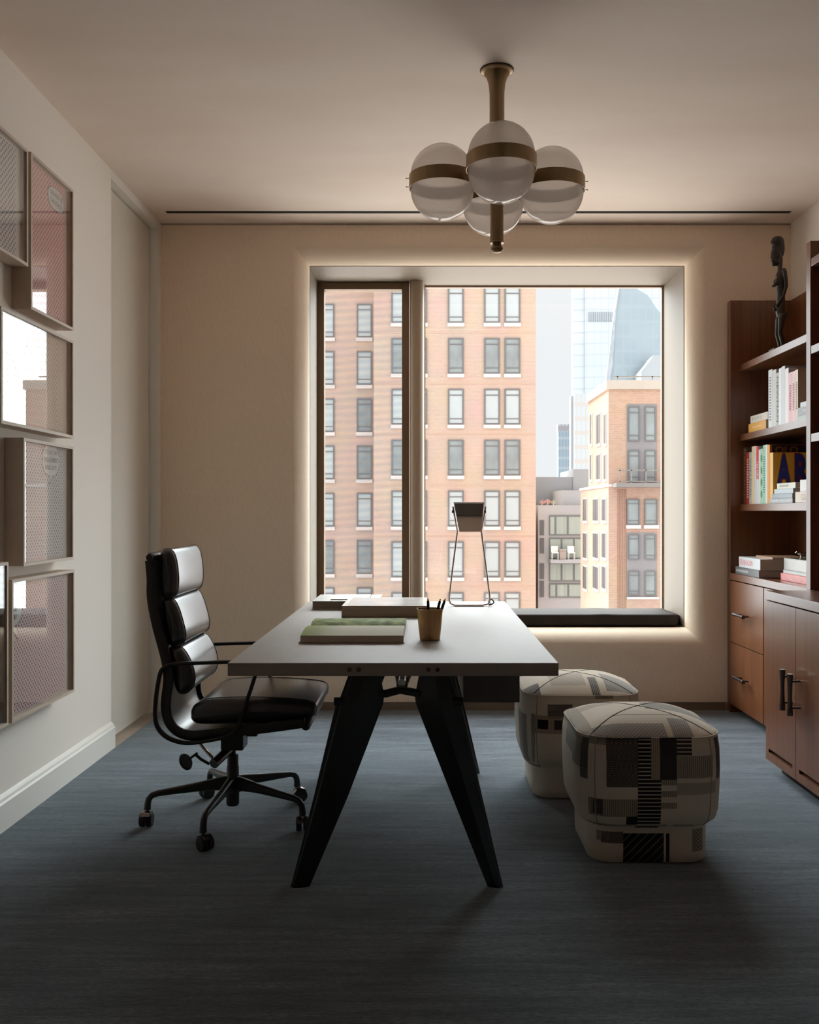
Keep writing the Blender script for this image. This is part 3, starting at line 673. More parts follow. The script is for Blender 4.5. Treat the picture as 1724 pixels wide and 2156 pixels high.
for dy in (-0.022, 0.022):
    m.sphere(sp_(910, 770, dy*0.6), 0.013, 1.1, 0.8, 1.9, 12); m.sphere(sp_(872, 815, dy*0.6), 0.008, 1.2, 1, 1.0, 10)
    lim([(985, 610, dy*1.1), (985, 640, dy*1.7), (1000, 760, dy*1.8), (1005, 850, dy*1.9), (970, 980, dy*1.6), (905, 1090, dy*1.2), (885, 1130, dy*1.0)],
        [0.014, 0.013, 0.0115, 0.010, 0.009, 0.008, 0.009])
    lim([(985, 1240, dy), (960, 1300, dy*1.0), (950, 1400, dy), (935, 1500, dy), (960, 1580, dy), (975, 1660, dy), (965, 1720, dy)], [0.024, 0.021, 0.017, 0.013, 0.014, 0.012, 0.011])
    m.sphere(sp_(950, 1730, dy), 0.012, 1.9, 0.8, 0.7, 12)
sph(1000, 1230, 0.026, 1.1, 1.0, 0.9); sph(880, 1160, 0.009)
def rm(o):
    r_ = o.modifiers.new('remesh', 'REMESH'); r_.mode = 'VOXEL'; r_.voxel_size = 0.0026; r_.use_smooth_shade = True
    s_ = o.modifiers.new('sm', 'SMOOTH'); s_.iterations = 3; s_.factor = 0.5
stt = thing('statue', (X(1640, YS), YS, 2.115), 'slender dark carved wooden figure of a standing woman on the top shelf', 'statue')
M_carved = mat('carved_wood', (0.035, 0.022, 0.013), 0.42, var=(0.02, 0.012, 0.007), scale=(30, 30, 30), bump=0.4, bscale=120)
m.build('figure', M_carved, stt, mods=rm)
xb0 = X(1640, YS); MB().box(xb0-0.045, xb0+0.045, YS-0.045, YS+0.045, 2.1155, 2.1455+0.004).build('base', mat('base_wood', (0.12, 0.07, 0.045), 0.5), stt, bevel=0.004)
# ------------------------------------------------------------------ desk
DYF, DYB, DX0, DX1, DZ0, DZ1 = 2.945, 4.985, -0.633, 0.42, 0.698, 0.74
desk = thing('desk', (-0.1, 3.96, 0), 'long desk with taupe top and black splayed tapered metal legs', 'desk')
MB().box(DX0, DX1, DYF, DYB, DZ0, DZ1).build('tabletop', M_lino, desk, bevel=0.002, segs=2)
for px in (735, 755, 902, 921):
    x = X(px, DYF); z = Z(1410, DYF)
    MB().lathe([(0.0075, 0.001), (0.0072, -0.002), (0.0055, -0.005), (0.003, -0.0065)], (x, DYF, z), 16, 'Y').build('bolt', M_bolt, desk)
def leg(yc, mirror, parent):
    s = 651.0; fx = lambda px: (px-898)/s
    outer = [(733, 0.692), (716, 0.62), (706, 0.595), (660, 0.30), (610, 0.0)]
    inner = [(800, 0.692), (808, 0.618), (806, 0.60), (733, 0.30), (650, 0.0)]
    if mirror:
        outer = [(945, 0.692), (962, 0.62), (971, 0.595), (1015, 0.30), (1060, 0.0)]
        inner = [(882, 0.692), (873, 0.618), (875, 0.60), (950, 0.30), (1027, 0.0)]
    hy = [0.030, 0.036, 0.036, 0.028, 0.018]; rings = []
    for (po, z), (pi_, _), h in zip(outer, inner, hy):
        xo, xi = fx(po), fx(pi_); w_ = xi-xo
        # folded-sheet section: narrow flat outer edge, fat belly, thin inner edge
        sec = [(xo, -h*0.55), (xo+w_*0.10, -h*0.6), (xo+w_*0.13, -h*0.92), (xo+w_*0.45, -h), (xo+w_*0.97, -0.006), (xi, -0.004),
               (xi, 0.004), (xo+w_*0.97, 0.006), (xo+w_*0.45, h), (xo+w_*0.13, h*0.92), (xo+w_*0.10, h*0.6), (xo, h*0.55)]
        rings.append([(u, yc+v, z) for u, v in sec])
    m = MB().loft(rings)
    o = m.build('leg', M_blackmetal, parent, bevel=0.0018, angle=25)
    kx = fx(970 if mirror else 708)
    sgn = 1 if mirror else -1
    MB().cyl((kx-sgn*0.03, yc-0.02, 0.606), (kx+sgn*0.008, yc-0.02, 0.606), 0.014, n=16).build('pivot', M_blackmetal, o, bevel=0.002)
    return o
YL1, YL2 = 3.02, 4.33
for yc in (YL1, YL2):
    leg(yc, False, desk); leg(yc, True, desk)
    f = lambda px: (px-898)/651
    m = MB().sweep([(f(800), yc, 0.628), (f(812), yc, 0.628), (f(842), yc, 0.640), (f(870), yc, 0.632), (f(882), yc, 0.628)], (0.02, 0.011), (0, 1, 0))
    m.build('bridge', M_blackmetal, desk, bevel=0.001)
# long rail under the top joining the two trestles
MB().tube([(f(845), YL1+0.01, 0.66), (f(845), YL2-0.01, 0.66)], 0.013, 12).build('rail', M_chrome, desk)
m = MB(); m.cyl((f(838), YL1+0.05, 0.645), (f(806), 3.6, 0.69), 0.008, n=10); m.cyl((f(852), YL1+0.05, 0.645), (f(884), 3.6, 0.69), 0.008, n=10)
m.build('brace', M_chrome, desk)
# hanging drawer box
db = MB().box(0.13, 0.332, 3.30, 3.80, 0.541, 0.6975).build('drawer_box', mat('drawer_taupe', (0.12, 0.098, 0.09), 0.5), desk, bevel=0.003)

# ------------------------------------------------------------------ things on the desk
ZT = DZ1+0.0004
# pencil cup
cx_, cy_ = X(905, 3.48), 3.48
cup = thing('pencil_cup', (cx_, cy_, ZT), 'tapered brushed brass cup holding pens on the desk', 'cup')
MB().lathe([(0.036, 0), (0.0385, 0.003), (0.0495, 0.117), (0.0478, 0.117), (0.037, 0.005), (0.0, 0.005)], (cx_, cy_, ZT), 40, cap=False).build('cup_body', M_brasscup, cup, angle=30)
for i, (px, py, dx, dy, lb) in enumerate(((901, 1264, -0.02, -0.01, 'pen clipped at the left of the brass cup'), (926, 1266, 0.006, 0.012, 'leaning pen, middle one of three in the brass cup'), (936, 1264, 0.02, -0.005, 'rightmost leaning pen in the brass cup'))):
    tip = Vector((X(px, 3.48), cy_+dy, Z(py, 3.48))); bot = Vector((cx_+dx*0.3, cy_+dy*0.5, ZT+0.008))
    d = (tip-bot).normalized(); L0 = (tip-bot).length
    pn = thing('pen', bot, 'black ' + lb, 'pen', 'pens in the brass cup')
    MB().tube([bot, bot+d*0.012, tip-d*0.012, tip], [0.0012, 0.0042, 0.0048, 0.0045], 10).build('barrel', M_rubber, pn)
    MB().tube([tip, tip+d*0.008], 0.0022, 8).build('push_button', mat('pen_red', (0.12, 0.03, 0.02), 0.4), pn)
    MB().tube([tip-d*0.004+Vector((0.004, -0.004, 0)), tip-d*0.04+Vector((0.005, -0.005, 0))], 0.0011, 6).build('clip', M_chairmetal, pn)
# open book: two page stacks rising to the gutter
def open_book():
    x0, x1 = X(629, 3.42), X(841, 3.42)
    y0, y1 = 3.37, 3.86
    t = thing('open_book', ((x0+x1)/2, 3.62, ZT), 'open picture book with a green garden page nearest the chair', 'book')
    x0, x1 = -0.462, -0.085
    MB().box(x0-0.006, x1+0.004, 3.385, 3.965, ZT, ZT+0.004).build('cover', colm((150, 140, 128)), t, bevel=0.001)
    def stack(ya, yb, ha, hb, nm, m1):
        # cross-section in YZ: fore edge at ya, gutter at yb
        top = []
        for j in range(13):
            u = j/12; y = ya+(yb-ya)*u; z = ZT+0.004+ha+(hb-ha)*u+0.010*math.sin(math.pi*min(1, u*1.0))*(1 if hb < ha else 1)-0.012*max(0, u-0.85)/0.15
            top.append((y, z))
        pts = [(ya, ZT+0.0042), (yb, ZT+0.0042)]+list(reversed(top))
        o = MB().prism(pts, 'X', x0, x1).build(nm, M_page, t, angle=40)
        MB().prism([(y, z+0.0003) for y, z in top]+[(y, z+0.0011) for y, z in reversed(top)], 'X', x0+0.0005, x1-0.0005).build('page', m1, o, angle=40)
    stack(3.39, 3.67, 0.022, 0.026, 'page_block', page_mat('garden_page', (0.50, 0.47, 0.36), (0.22, 0.26, 0.06), 'X'))
    stack(3.955, 3.672, 0.020, 0.028, 'page_block', page_mat('green_photo_page', (0.10, 0.14, 0.03), (0.28, 0.33, 0.10), 'N'))
def page_mat(name, a, b_, mode):
    m = bpy.data.materials.new(name); m.use_nodes = True; nt = m.node_tree; b = nt.nodes['Principled BSDF']; N = nt.nodes.new; L = nt.links.new
    b.inputs['Roughness'].default_value = 0.75; b.inputs['Specular IOR Level'].default_value = 0.15
    tc = N('ShaderNodeTexCoord'); mx = N('ShaderNodeMix'); mx.data_type = 'RGBA'; mx.inputs[6].default_value = (*a, 1); mx.inputs[7].default_value = (*b_, 1)
    if mode == 'X':
        sp = N('ShaderNodeSeparateXYZ'); L(tc.outputs['Generated'], sp.inputs[0]); r = N('ShaderNodeMapRange'); r.interpolation_type = 'SMOOTHSTEP'
        r.inputs['From Max'].default_value = 0.42; r.inputs['To Min'].default_value = 1; r.inputs['To Max'].default_value = 0; L(sp.outputs['X'], r.inputs['Value']); L(r.outputs[0], mx.inputs['Factor'])
    else:
        n = N('ShaderNodeTexNoise'); n.inputs['Scale'].default_value = 22; n.inputs['Detail'].default_value = 5; L(tc.outputs['Object'], n.inputs['Vector'])
        r = N('ShaderNodeMapRange'); r.inputs['From Min'].default_value = 0.4; r.inputs['From Max'].default_value = 0.62; L(n.outputs['Fac'], r.inputs['Value']); L(r.outputs[0], mx.inputs['Factor'])
    L(mx.outputs[2], b.inputs['Base Color'])
    return m
open_book()
# large slip-cased book
def deskbook(px0, px1, pyf, y_front, depth, h, col, name, label, cat='book', top=None):
    x0, x1 = X(px0, y_front), X(px1, y_front)
    t = thing(name, ((x0+x1)/2, y_front+depth/2, ZT), label, cat)
    c = 0.003
    m = MB(); m.box(x0, x1, y_front, y_front+depth, ZT, ZT+c); m.box(x0, x1, y_front, y_front+depth, ZT+h-c, ZT+h)
    return t, x0, x1, m, c
t, x0, x1, m, c = deskbook(719, 899, 1300, 4.22, 0.42, 0.052, None, 'slipcase_book', 'large thick beige slipcased book lying flat behind the open book')
m.box(x0, x1, 4.22, 4.22+c, ZT+c, ZT+0.052-c); m.build('cover', colm((160, 142, 120)), t, smooth=False, bevel=0.001)
MB().box(x0+0.004, x1-0.004, 4.22+c, 4.63, ZT+c, ZT+0.052-c).build('page_block', M_page, t, smooth=False)
MB().box(x0+0.02, x1-0.02, 4.24, 4.62, ZT+0.0521, ZT+0.0526).build('cover_picture', mat('cover_picture', (0.5, 0.42, 0.38), 0.2, var=(0.62, 0.6, 0.6), scale=(9, 6, 1), coat=0.5), t, smooth=False)
t, x0, x1, m, c = deskbook(657, 798, 1279, 4.55, 0.36, 0.042, None, 'paperback_book', 'thick paperback with a pale cover at the far left corner of the desk')
m.build('cover', colm((170, 168, 158)), t, smooth=False, bevel=0.0005)
MB().box(x0+0.002, x1-0.002, 4.553, 4.905, ZT+c, ZT+0.042-c).build('page_block', mat('brown_pages', (0.32, 0.26, 0.2), 0.8, var=(0.25, 0.2, 0.15), scale=(3, 3, 500)), t, smooth=False)
mg = thing('magazine', (x0+0.18, 4.72, ZT+0.0422), 'thin colourful magazine lying on the pale paperback', 'magazine')
MB().box(x0+0.085, x0+0.275, 4.60, 4.86, ZT+0.0424, ZT+0.0464).build('cover', mat('magazine_cover', (0.22, 0.13, 0.09), 0.3, var=(0.4, 0.34, 0.2), scale=(30, 30, 4)), mg, smooth=False)
MB().box(x0+0.088, x0+0.272, 4.601, 4.857, ZT+0.0466, ZT+0.0474).build('page_block', colm((190, 184, 170)), mg, smooth=False)

# wire desk lamp
YLmp = 4.73
lm = thing('desk_lamp', (X(989, YLmp), YLmp, ZT), 'wire framed desk lamp with a dark glossy hood at the far end of the desk', 'lamp')
def lp(zx, zy, dy=0.0): px, py = 620+zx/3.448, 1040+zy/3.448; return Vector((X(px, YLmp), YLmp+dy, Z(py, YLmp)))
M_wire = mat('copper_steel', (0.72, 0.60, 0.53), 0.3, metal=1.0)
path = [lp(1150, 92, 0.012), lp(1160, 150, 0.006), lp(1183, 268), lp(1150, 520), lp(1124, 740)]
path += [lp(1124, 775), lp(1133, 795), lp(1152, 803)]
right = [lp(1388, 92, 0.012), lp(1378, 150, 0.006), lp(1355, 268), lp(1388, 520), lp(1416, 740), lp(1416, 775), lp(1408, 795), lp(1390, 803)]
for p in path+right: p.z = max(p.z, ZT+0.006)
MB().tube(path+list(reversed(right)), 0.0047, 10).build('wire_frame', M_wire, lm)
a, b2 = lp(1158, 803), lp(1372, 820)
MB().box(a.x, b2.x, YLmp-0.03, YLmp+0.075, ZT, ZT+0.008).build('base', mat('lamp_base', (0.34, 0.26, 0.21), 0.35, metal=0.4), lm, bevel=0.001)
# hood: tilted tray, open at the bottom front
h0, h1, h2, h3 = lp(1160, 80), lp(1375, 80), lp(1350, 275), lp(1195, 275)
m = MB(); d0, d1 = -0.02, 0.05
m.loft([[(h0.x, YLmp+0.055, h0.z), (h1.x, YLmp+0.055, h1.z), (h2.x, YLmp-0.045, h2.z), (h3.x, YLmp-0.045, h3.z)],
        [(h0.x-0.002, YLmp+0.030, h0.z+0.01), (h1.x+0.002, YLmp+0.030, h1.z+0.01), (h2.x+0.002, YLmp-0.06, h2.z+0.004), (h3.x-0.002, YLmp-0.06, h3.z+0.004)]])
hd = m.build('hood', mat('hood_paint', (0.58, 0.48, 0.42), 0.4), lm, bevel=0.001)
m = MB(); m.loft([[(h0.x-0.003, YLmp+0.028, h0.z+0.010), (h1.x+0.003, YLmp+0.028, h1.z+0.010), (h1.x+0.003, YLmp+0.058, h1.z+0.012), (h0.x-0.003, YLmp+0.058, h0.z+0.012)],
                  [(h0.x-0.003, YLmp+0.028, h0.z+0.014), (h1.x+0.003, YLmp+0.028, h1.z+0.014), (h1.x+0.003, YLmp+0.058, h1.z+0.016), (h0.x-0.003, YLmp+0.058, h0.z+0.016)]])
m.build('hood_cap', M_chrome, lm, bevel=0.0005)
mid = lambda p, q, u: p+(q-p)*u
m = MB(); ql, qr = mid(h0, h3, 0.44), mid(h1, h2, 0.44)
m.loft([[(h0.x+0.003, YLmp+0.026, h0.z+0.006), (h1.x-0.003, YLmp+0.026, h1.z+0.006), (qr.x-0.001, YLmp-0.016, qr.z+0.006), (ql.x+0.001, YLmp-0.016, ql.z+0.006)],
        [(h0.x+0.003, YLmp+0.023, h0.z+0.007), (h1.x-0.003, YLmp+0.023, h1.z+0.007), (qr.x-0.001, YLmp-0.0185, qr.z+0.007), (ql.x+0.001, YLmp-0.0185, ql.z+0.007)]])
m.build('lamp_panel', mat('lamp_dark_glass', (0.03, 0.022, 0.02), 0.1, coat=0.5), lm)
for sx_, pp in ((-1, lp(1148, 128)), (1, lp(1384, 128))):
    MB().cyl(pp+Vector((0.004*sx_, 0.004, 0)), pp+Vector((-0.006*sx_, 0.004, 0)), 0.008, n=14).build('pivot_knob', M_blackmetal, lm)
c0 = lp(1405, 775, 0.02); c0.z = ZT+0.02
pts = catmull([c0, c0+Vector((0.018, 0.0, 0.012)), c0+Vector((0.03, -0.01, -0.002)), c0+Vector((0.018, -0.02, -0.012)), c0+Vector((0.005, 0.0, -0.014)), c0+Vector((0.02, 0.05, -0.015)), c0+Vector((0.02, 0.15, -0.0165))], 6)
for p in pts: p.z = max(p.z, ZT+0.0034)
MB().tube(pts, 0.0033, 8).build('cable', M_rubber, lm)

# ------------------------------------------------------------------ office chair
YCH = 3.665; XCH = X(490, YCH)
ch = thing('office_chair', (XCH, YCH, 0), 'black leather high-back office chair on a five-star caster base', 'chair')
def nz(zx, zy, s=568.0): px, py = 270+zx/3.081, 1120+zy/3.081; return ((px-CX)/s, H+(CY-py)/s)
shell = [nz(*p) for p in ((140, 185), (150, 300), (152, 430), (183, 600), (240, 815), (258, 950), (245, 1070), (243, 1150), (262, 1230), (320, 1295), (410, 1322), (600, 1306), (900, 1272), (1145, 1238))]
sh = catmull([(x, 0, z) for x, z in shell], 6)
for sd in (-1, 1):
    MB().sweep([(p.x, YCH+sd*0.226, p.z) for p in sh], (0.010, 0.019), (0, 1, 0)).build('side_rail', M_chairmetal, ch, angle=50)
m = MB(); R = []
inner = []
for i, p in enumerate(sh):
    t = (sh[min(i+1, len(sh)-1)]-sh[max(i-1, 0)]).normalized(); nrm = Vector((0, 1, 0)).cross(t)
    nrm = nrm if True else -nrm
    inner.append((p, nrm))
for p, nrm in inner:
    ring = []
    for off, ys in ((0.004, 1), (-0.004, -1)):
        rng_ = [-0.216+0.432*j/8 for j in range(9)]
        for y in (rng_ if ys > 0 else reversed(rng_)):
            q = p+nrm*(off); ring.append((q.x, YCH+y, q.z))
    R.append(ring)
m.loft(R); m.build('sling', M_leather, ch, angle=60)
def smooth2(pts, k=5): return [(v.x, v.y) for v in catmull([Vector((a, b_)) for a, b_ in pts], k, True)]
pads = [
 [(195, 130), (225, 112), (262, 118), (288, 160), (303, 240), (308, 330), (297, 405), (262, 432), (215, 436), (192, 400), (186, 300), (186, 200)],
 [(205, 452), (240, 436), (280, 446), (312, 505), (338, 590), (354, 665), (346, 722), (310, 742), (262, 746), (236, 690), (216, 600), (204, 520)],
 [(258, 768), (295, 752), (335, 762), (376, 820), (404, 890), (416, 960), (400, 1020), (362, 1058), (318, 1062), (290, 1020), (272, 930), (258, 850)]]
M_st = mat('stitching', (0.05, 0.045, 0.04), 0.6)
for pd in pads:
    P2 = smooth2([nz(*q) for q in pd]); m = MB(); m.rprism(P2, 'Y', YCH-0.214, YCH+0.214, 0.028, 6); o = m.build('back_pad', M_leather, ch, angle=70)
    n = len(P2); cxp = sum(p[0] for p in P2)/n; czp = sum(p[1] for p in P2)/n
    for sd in (-1, 1):
        lp_ = [(cxp+(p[0]-cxp)*0.992, YCH+sd*0.190, czp+(p[1]-czp)*0.992) for p in P2]
        MB().tube(lp_, 0.0024, 6, closed=True).build('piping', M_leather, o)
seatp = [(393, 1200), (398, 1165), (430, 1125), (520, 1092), (700, 1082), (900, 1084), (1080, 1096), (1180, 1112), (1212, 1140), (1212, 1180), (1190, 1208), (1050, 1228), (800, 1244), (560, 1256), (440, 1254), (400, 1232)]
P2 = smooth2([nz(*q) for q in seatp]); m = MB(); m.rprism(P2, 'Y', YCH-0.222, YCH+0.236, 0.03, 6); so = m.build('seat_pad', M_leather, ch, angle=70)
n = len(P2); cxp = sum(p[0] for p in P2)/n; czp = sum(p[1] for p in P2)/n
for sd in (-0.196, 0.21): MB().tube([(cxp+(p[0]-cxp)*0.996, YCH+sd, czp+(p[1]-czp)*0.985) for p in P2], 0.0024, 6, closed=True).build('piping', M_leather, so)
for nm, (zx, zy) in (('top_roll', (140, 165)), ('front_roll', (1150, 1262))):
    x, z = nz(zx, zy); m = MB(); m.lathe([(0.010, -0.232), (0.017, -0.225), (0.017, 0.225), (0.010, 0.232)], (x, YCH, z), 20, 'Y'); m.build(nm, M_leather, ch, angle=50)
    MB().lathe([(0.012, -0.238), (0.012, 0.238)], (x, YCH, z), 16, 'Y').build('roll_bar', M_chairmetal, ch)
arm = [(700, 838), (500, 843), (330, 850), (262, 862), (222, 895), (203, 970), (188, 1080), (183, 1190), (200, 1262), (250, 1318), (320, 1350), (400, 1362), (500, 1350), (620, 1326), (680, 1300), (722, 1250), (748, 1170), (785, 1060), (820, 955), (838, 880), (815, 842)]
ap = catmull([Vector((nz(*q)[0], 0, nz(*q)[1])) for q in arm], 5, True)
for sd in (-1, 1):
    MB().sweep([(p.x, YCH+sd*0.2485, p.z) for p in ap], (0.012, 0.0065), (0, 1, 0), closed=True).build('armrest', M_chairmetal, ch, angle=60)
sc_ = 1950/YCH
def cz(zx, zy, dy=0.0): px, py = 270+zx/3.081, 1120+zy/3.081; return Vector(((px-CX)/sc_, YCH+dy, H+(CY-py)/sc_))
# cross bars joining the rails under the seat
m = MB()
for zx, zy in ((560, 1322), (800, 1295)):
    x, z = nz(zx, zy); m.box(x-0.02, x+0.02, YCH-0.235, YCH+0.235, z-0.018, z-0.002)
m.build('cross_bar', M_chairmetal, ch, bevel=0.002)
m = MB(); a = cz(615, 1325); b2 = cz(760, 1420)
m.box(a.x, b2.x, YCH-0.05, YCH+0.05, b2.z+0.012, a.z+0.02); m.build('tilt_housing', M_chairmetal, ch, bevel=0.006)
m = MB(); m.cyl(cz(590, 1462, -0.10), cz(700, 1372, 0.06), 0.019, n=20); m.build('tension_tube', mat('dark_chrome', (0.25, 0.22, 0.21), 0.2, metal=1.0), ch, bevel=0.002)
m = MB(); m.sweep([cz(485, 1350, -0.05), cz(570, 1430, -0.07), cz(580, 1455, -0.08)], (0.012, 0.005), (0, 1, 0)); m.build('lever_arm', M_chrome, ch)
m = MB(); m.tube([cz(560, 1465, -0.09), cz(510, 1430, -0.1), cz(485, 1400, -0.11), cz(490, 1385, -0.11)], 0.006, 8); m.cyl(cz(440, 1425, -0.12), cz(492, 1388, -0.11), 0.005, n=8)
p = cz(428, 1436, -0.12); ax = Vector((0.75, -0.35, 0.45)).normalized(); m.cyl(p-ax*0.004, p+ax*0.003, 0.034, 0.028, 28); m.build('tilt_knob', M_chairmetal, ch, bevel=0.001)
zz = lambda zy: cz(0, zy).z
MB().lathe([(0.012, zz(1330)), (0.012, zz(1440)), (0.022, zz(1445)), (0.022, zz(1515)), (0.024, zz(1520)), (0.0245, zz(1600)), (0.026, zz(1640)), (0.0255, zz(1760)), (0.022, zz(1770))], (XCH, YCH, 0), 28).build('column', M_chairmetal, ch, angle=35)
R_ = 0.325
for k, deg in enumerate((263, 335, 47, 119, 191)):
    a = math.radians(deg); dx, dy = math.cos(a), math.sin(a); side = (-dy, dx, 0)
    pr = [(0.012, 0.145, 0.020, 0.034), (0.05, 0.148, 0.015, 0.026), (0.12, 0.142, 0.0135, 0.019), (0.22, 0.131, 0.0115, 0.014), (0.285, 0.124, 0.0105, 0.012), (0.308, 0.117, 0.011, 0.012), (0.320, 0.103, 0.012, 0.012), (0.324, 0.085, 0.0125, 0.0125), (0.325, 0.064, 0.0135, 0.0135)]
    lg = MB().sweep([(XCH+r_*dx, YCH+r_*dy, z_) for r_, z_, _, _ in pr], [(p_[2], p_[3]) for p_ in pr], side, corner=0.45, k=4).build('base_leg', M_chairmetal, ch, angle=60)
    # twin-wheel caster
    ca = a+[0.9, 2.2, -0.5, 1.8, 1.4][k]; wx, wy = math.cos(ca), math.sin(ca)
    bx, by = XCH+R_*dx, YCH+R_*dy; wc = Vector((bx+wx*0.014, by+wy*0.014, 0.0285)); axl = Vector((-wy, wx, 0))
    m = MB()
    for q in (-1, 1): m.cyl(wc+axl*0.004*q, wc+axl*0.024*q, 0.028, 0.0255, 28)
    m.build('caster_wheel', M_rubber, lg, bevel=0.002)
    m = MB(); m.cyl((bx, by, 0.066), (bx, by, 0.045), 0.007, n=12)
    hood = []
    for j in range(9):
        an = math.radians(35+125*j/8); hood.append(wc+Vector((wx*math.cos(an)*0.0305, wy*math.cos(an)*0.0305, math.sin(an)*0.0305)))
    m.sweep(hood, (0.019, 0.0012), axl); m.build('caster_hood', mat('smoked_chrome', (0.22, 0.19, 0.18), 0.25, metal=1.0), lg)
# ------------------------------------------------------------------ upholstered ottomans
def patch_mat(name, rects, base=(0.58, 0.49, 0.39)):
    """rects: (face, u0, u1, v0, v1, colour, pattern); face F=front/back (x,z), S=sides (y,z), T=top (x,y); object coordinates, metres"""
    m = bpy.data.materials.new(name); m.use_nodes = True; nt = m.node_tree; b = nt.nodes['Principled BSDF']; N = nt.nodes.new; L = nt.links.new
    b.inputs['Roughness'].default_value = 0.95; b.inputs['Specular IOR Level'].default_value = 0.1; b.inputs['Sheen Weight'].default_value = 0.15
    tc = N('ShaderNodeTexCoord'); sp = N('ShaderNodeSeparateXYZ'); L(tc.outputs['Object'], sp.inputs[0])
    sn = N('ShaderNodeSeparateXYZ'); L(tc.outputs['Normal'], sn.inputs[0])
    def mth(op, a, c):
        q = N('ShaderNodeMath'); q.operation = op
        for i, v in enumerate((a, c)):
            if v is None: continue
            if isinstance(v, (int, float)): q.inputs[i].default_value = v
            else: L(v, q.inputs[i])
        return q.outputs[0]
    ax, ay, az = (mth('ABSOLUTE', sn.outputs[k], None) for k in 'XYZ')
    top = mth('GREATER_THAN', az, 0.72); nt_ = mth('SUBTRACT', 1.0, top)
    side = mth('MULTIPLY', mth('GREATER_THAN', ax, ay), nt_); front = mth('MULTIPLY', mth('SUBTRACT', 1.0, mth('GREATER_THAN', ax, ay)), nt_)
    Xo, Yo, Zo = sp.outputs['X'], sp.outputs['Y'], sp.outputs['Z']
    fm = {'F': (front, Xo, Zo), 'S': (side, Yo, Zo), 'T': (top, Xo, Yo)}
    def stripes(coord, freq, duty): return mth('GREATER_THAN', mth('FRACT', mth('ADD', mth('MULTIPLY', coord, freq), 50.0), None), duty)
    pats = {}
    for f, (_, u, v) in fm.items():
        pats['h'+f] = stripes(v, 75, 0.28)                                  # horizontal bars
        pats['v'+f] = stripes(u, 140, 0.45)                                 # fine vertical
        tri = mth('PINGPONG', u, 0.008)
        pats['z'+f] = stripes(mth('ADD', v, mth('MULTIPLY', tri, 0.55)), 170, 0.42)     # zigzag twill
        pats['d'+f] = stripes(mth('SUBTRACT', v, u), 34, 0.06)                  # diagonal
        pats['n'+f] = mth('MULTIPLY', stripes(mth('ADD', u, v), 70, 0.16), stripes(mth('SUBTRACT', u, v), 70, 0.16))
        pats['s'+f] = None
    weave = N('ShaderNodeTexNoise'); weave.inputs['Scale'].default_value = 350; L(tc.outputs['Object'], weave.inputs['Vector'])
    cur = None
    def mixc(fac, a, bcol):
        x = N('ShaderNodeMix'); x.data_type = 'RGBA'; L(fac, x.inputs['Factor'])
        for i, v in ((6, a), (7, bcol)):
            if isinstance(v, tuple): x.inputs[i].default_value = (*v, 1)
            else: L(v, x.inputs[i])
        return x.outputs[2]
    cur = mixc(weave.outputs['Fac'], tuple(k*0.9 for k in base), tuple(k*1.1 for k in base))
    for f, u0, u1, v0, v1, colr, pat in rects:
        msk, u, v = fm[f]
        k = mth('MULTIPLY', mth('COMPARE', mth('SUBTRACT', u, (u0+u1)/2), 0.0), 1.0)
        cu_ = N('ShaderNodeMath'); cu_.operation = 'COMPARE'; L(u, cu_.inputs[0]); cu_.inputs[1].default_value = (u0+u1)/2; cu_.inputs[2].default_value = abs(u1-u0)/2
        cv_ = N('ShaderNodeMath'); cv_.operation = 'COMPARE'; L(v, cv_.inputs[0]); cv_.inputs[1].default_value = (v0+v1)/2; cv_.inputs[2].default_value = abs(v1-v0)/2
        k = mth('MULTIPLY', mth('MULTIPLY', cu_.outputs[0], cv_.outputs[0]), msk)
        p = pats[pat+f]
        if p is not None:
            lo = {'z': 0.55, 'h': 0.1, 'v': 0.5, 'd': 0.25, 'n': 0.3}[pat]; k = mth('MULTIPLY', k, mth('ADD', mth('MULTIPLY', p, 1-lo), lo))
        cur = mixc(k, cur, colr)
    L(cur, b.inputs['Base Color'])
    bp = N('ShaderNodeBump'); bp.inputs['Strength'].default_value = 0.3; bp.inputs['Distance'].default_value = 0.001; L(weave.outputs['Fac'], bp.inputs['Height']); L(bp.outputs[0], b.inputs['Normal'])
    return m
DK, MD, BK, GR, LT, BR = (0.035, 0.03, 0.028), (0.17, 0.13, 0.10), (0.012, 0.011, 0.013), (0.20, 0.185, 0.17), (0.36, 0.30, 0.24), (0.23, 0.165, 0.12)
def zr(x0, y0, x1, y1, col, pat, xc, s, face='F'):
    a = lambda zx: (1060+zx/3.592-CX)/s-xc
    z = lambda zy: H-(1380+zy/3.592-CY)/s
    return (face, a(x0), a(x1), z(y1), z(y0), col, pat)
xc1, s1 = 0.776, 616.0
R1 = [zr(*q, xc1, s1) for q in (
  (775, 605, 1015, 992, BK, 'z'), (1012, 605, 1112, 935, BK, 'h'), (1012, 930, 1188, 1330, BK, 'h'), (1112, 605, 1180, 935, BR, 'v'), (1180, 600, 1307, 935, DK, 's'),
  (1307, 605, 1420, 757, DK, 'h'), (1303, 757, 1590, 925, MD, 'v'), (560, 560, 775, 678, GR, 'z'), (640, 1085, 1012, 1220, MD, 'v'), (680, 1090, 750, 1205, DK, 'z'),
  (928, 1218, 1014, 1295, BK, 's'), (1190, 935, 1307, 977, MD, 'v'), (1190, 1020, 1307, 1066, MD, 'v'), (1190, 1110, 1307, 1156, MD, 'v'), (1307, 960, 1620, 1050, LT, 's'),
  (1270, 555, 1300, 605, DK, 'z'))]
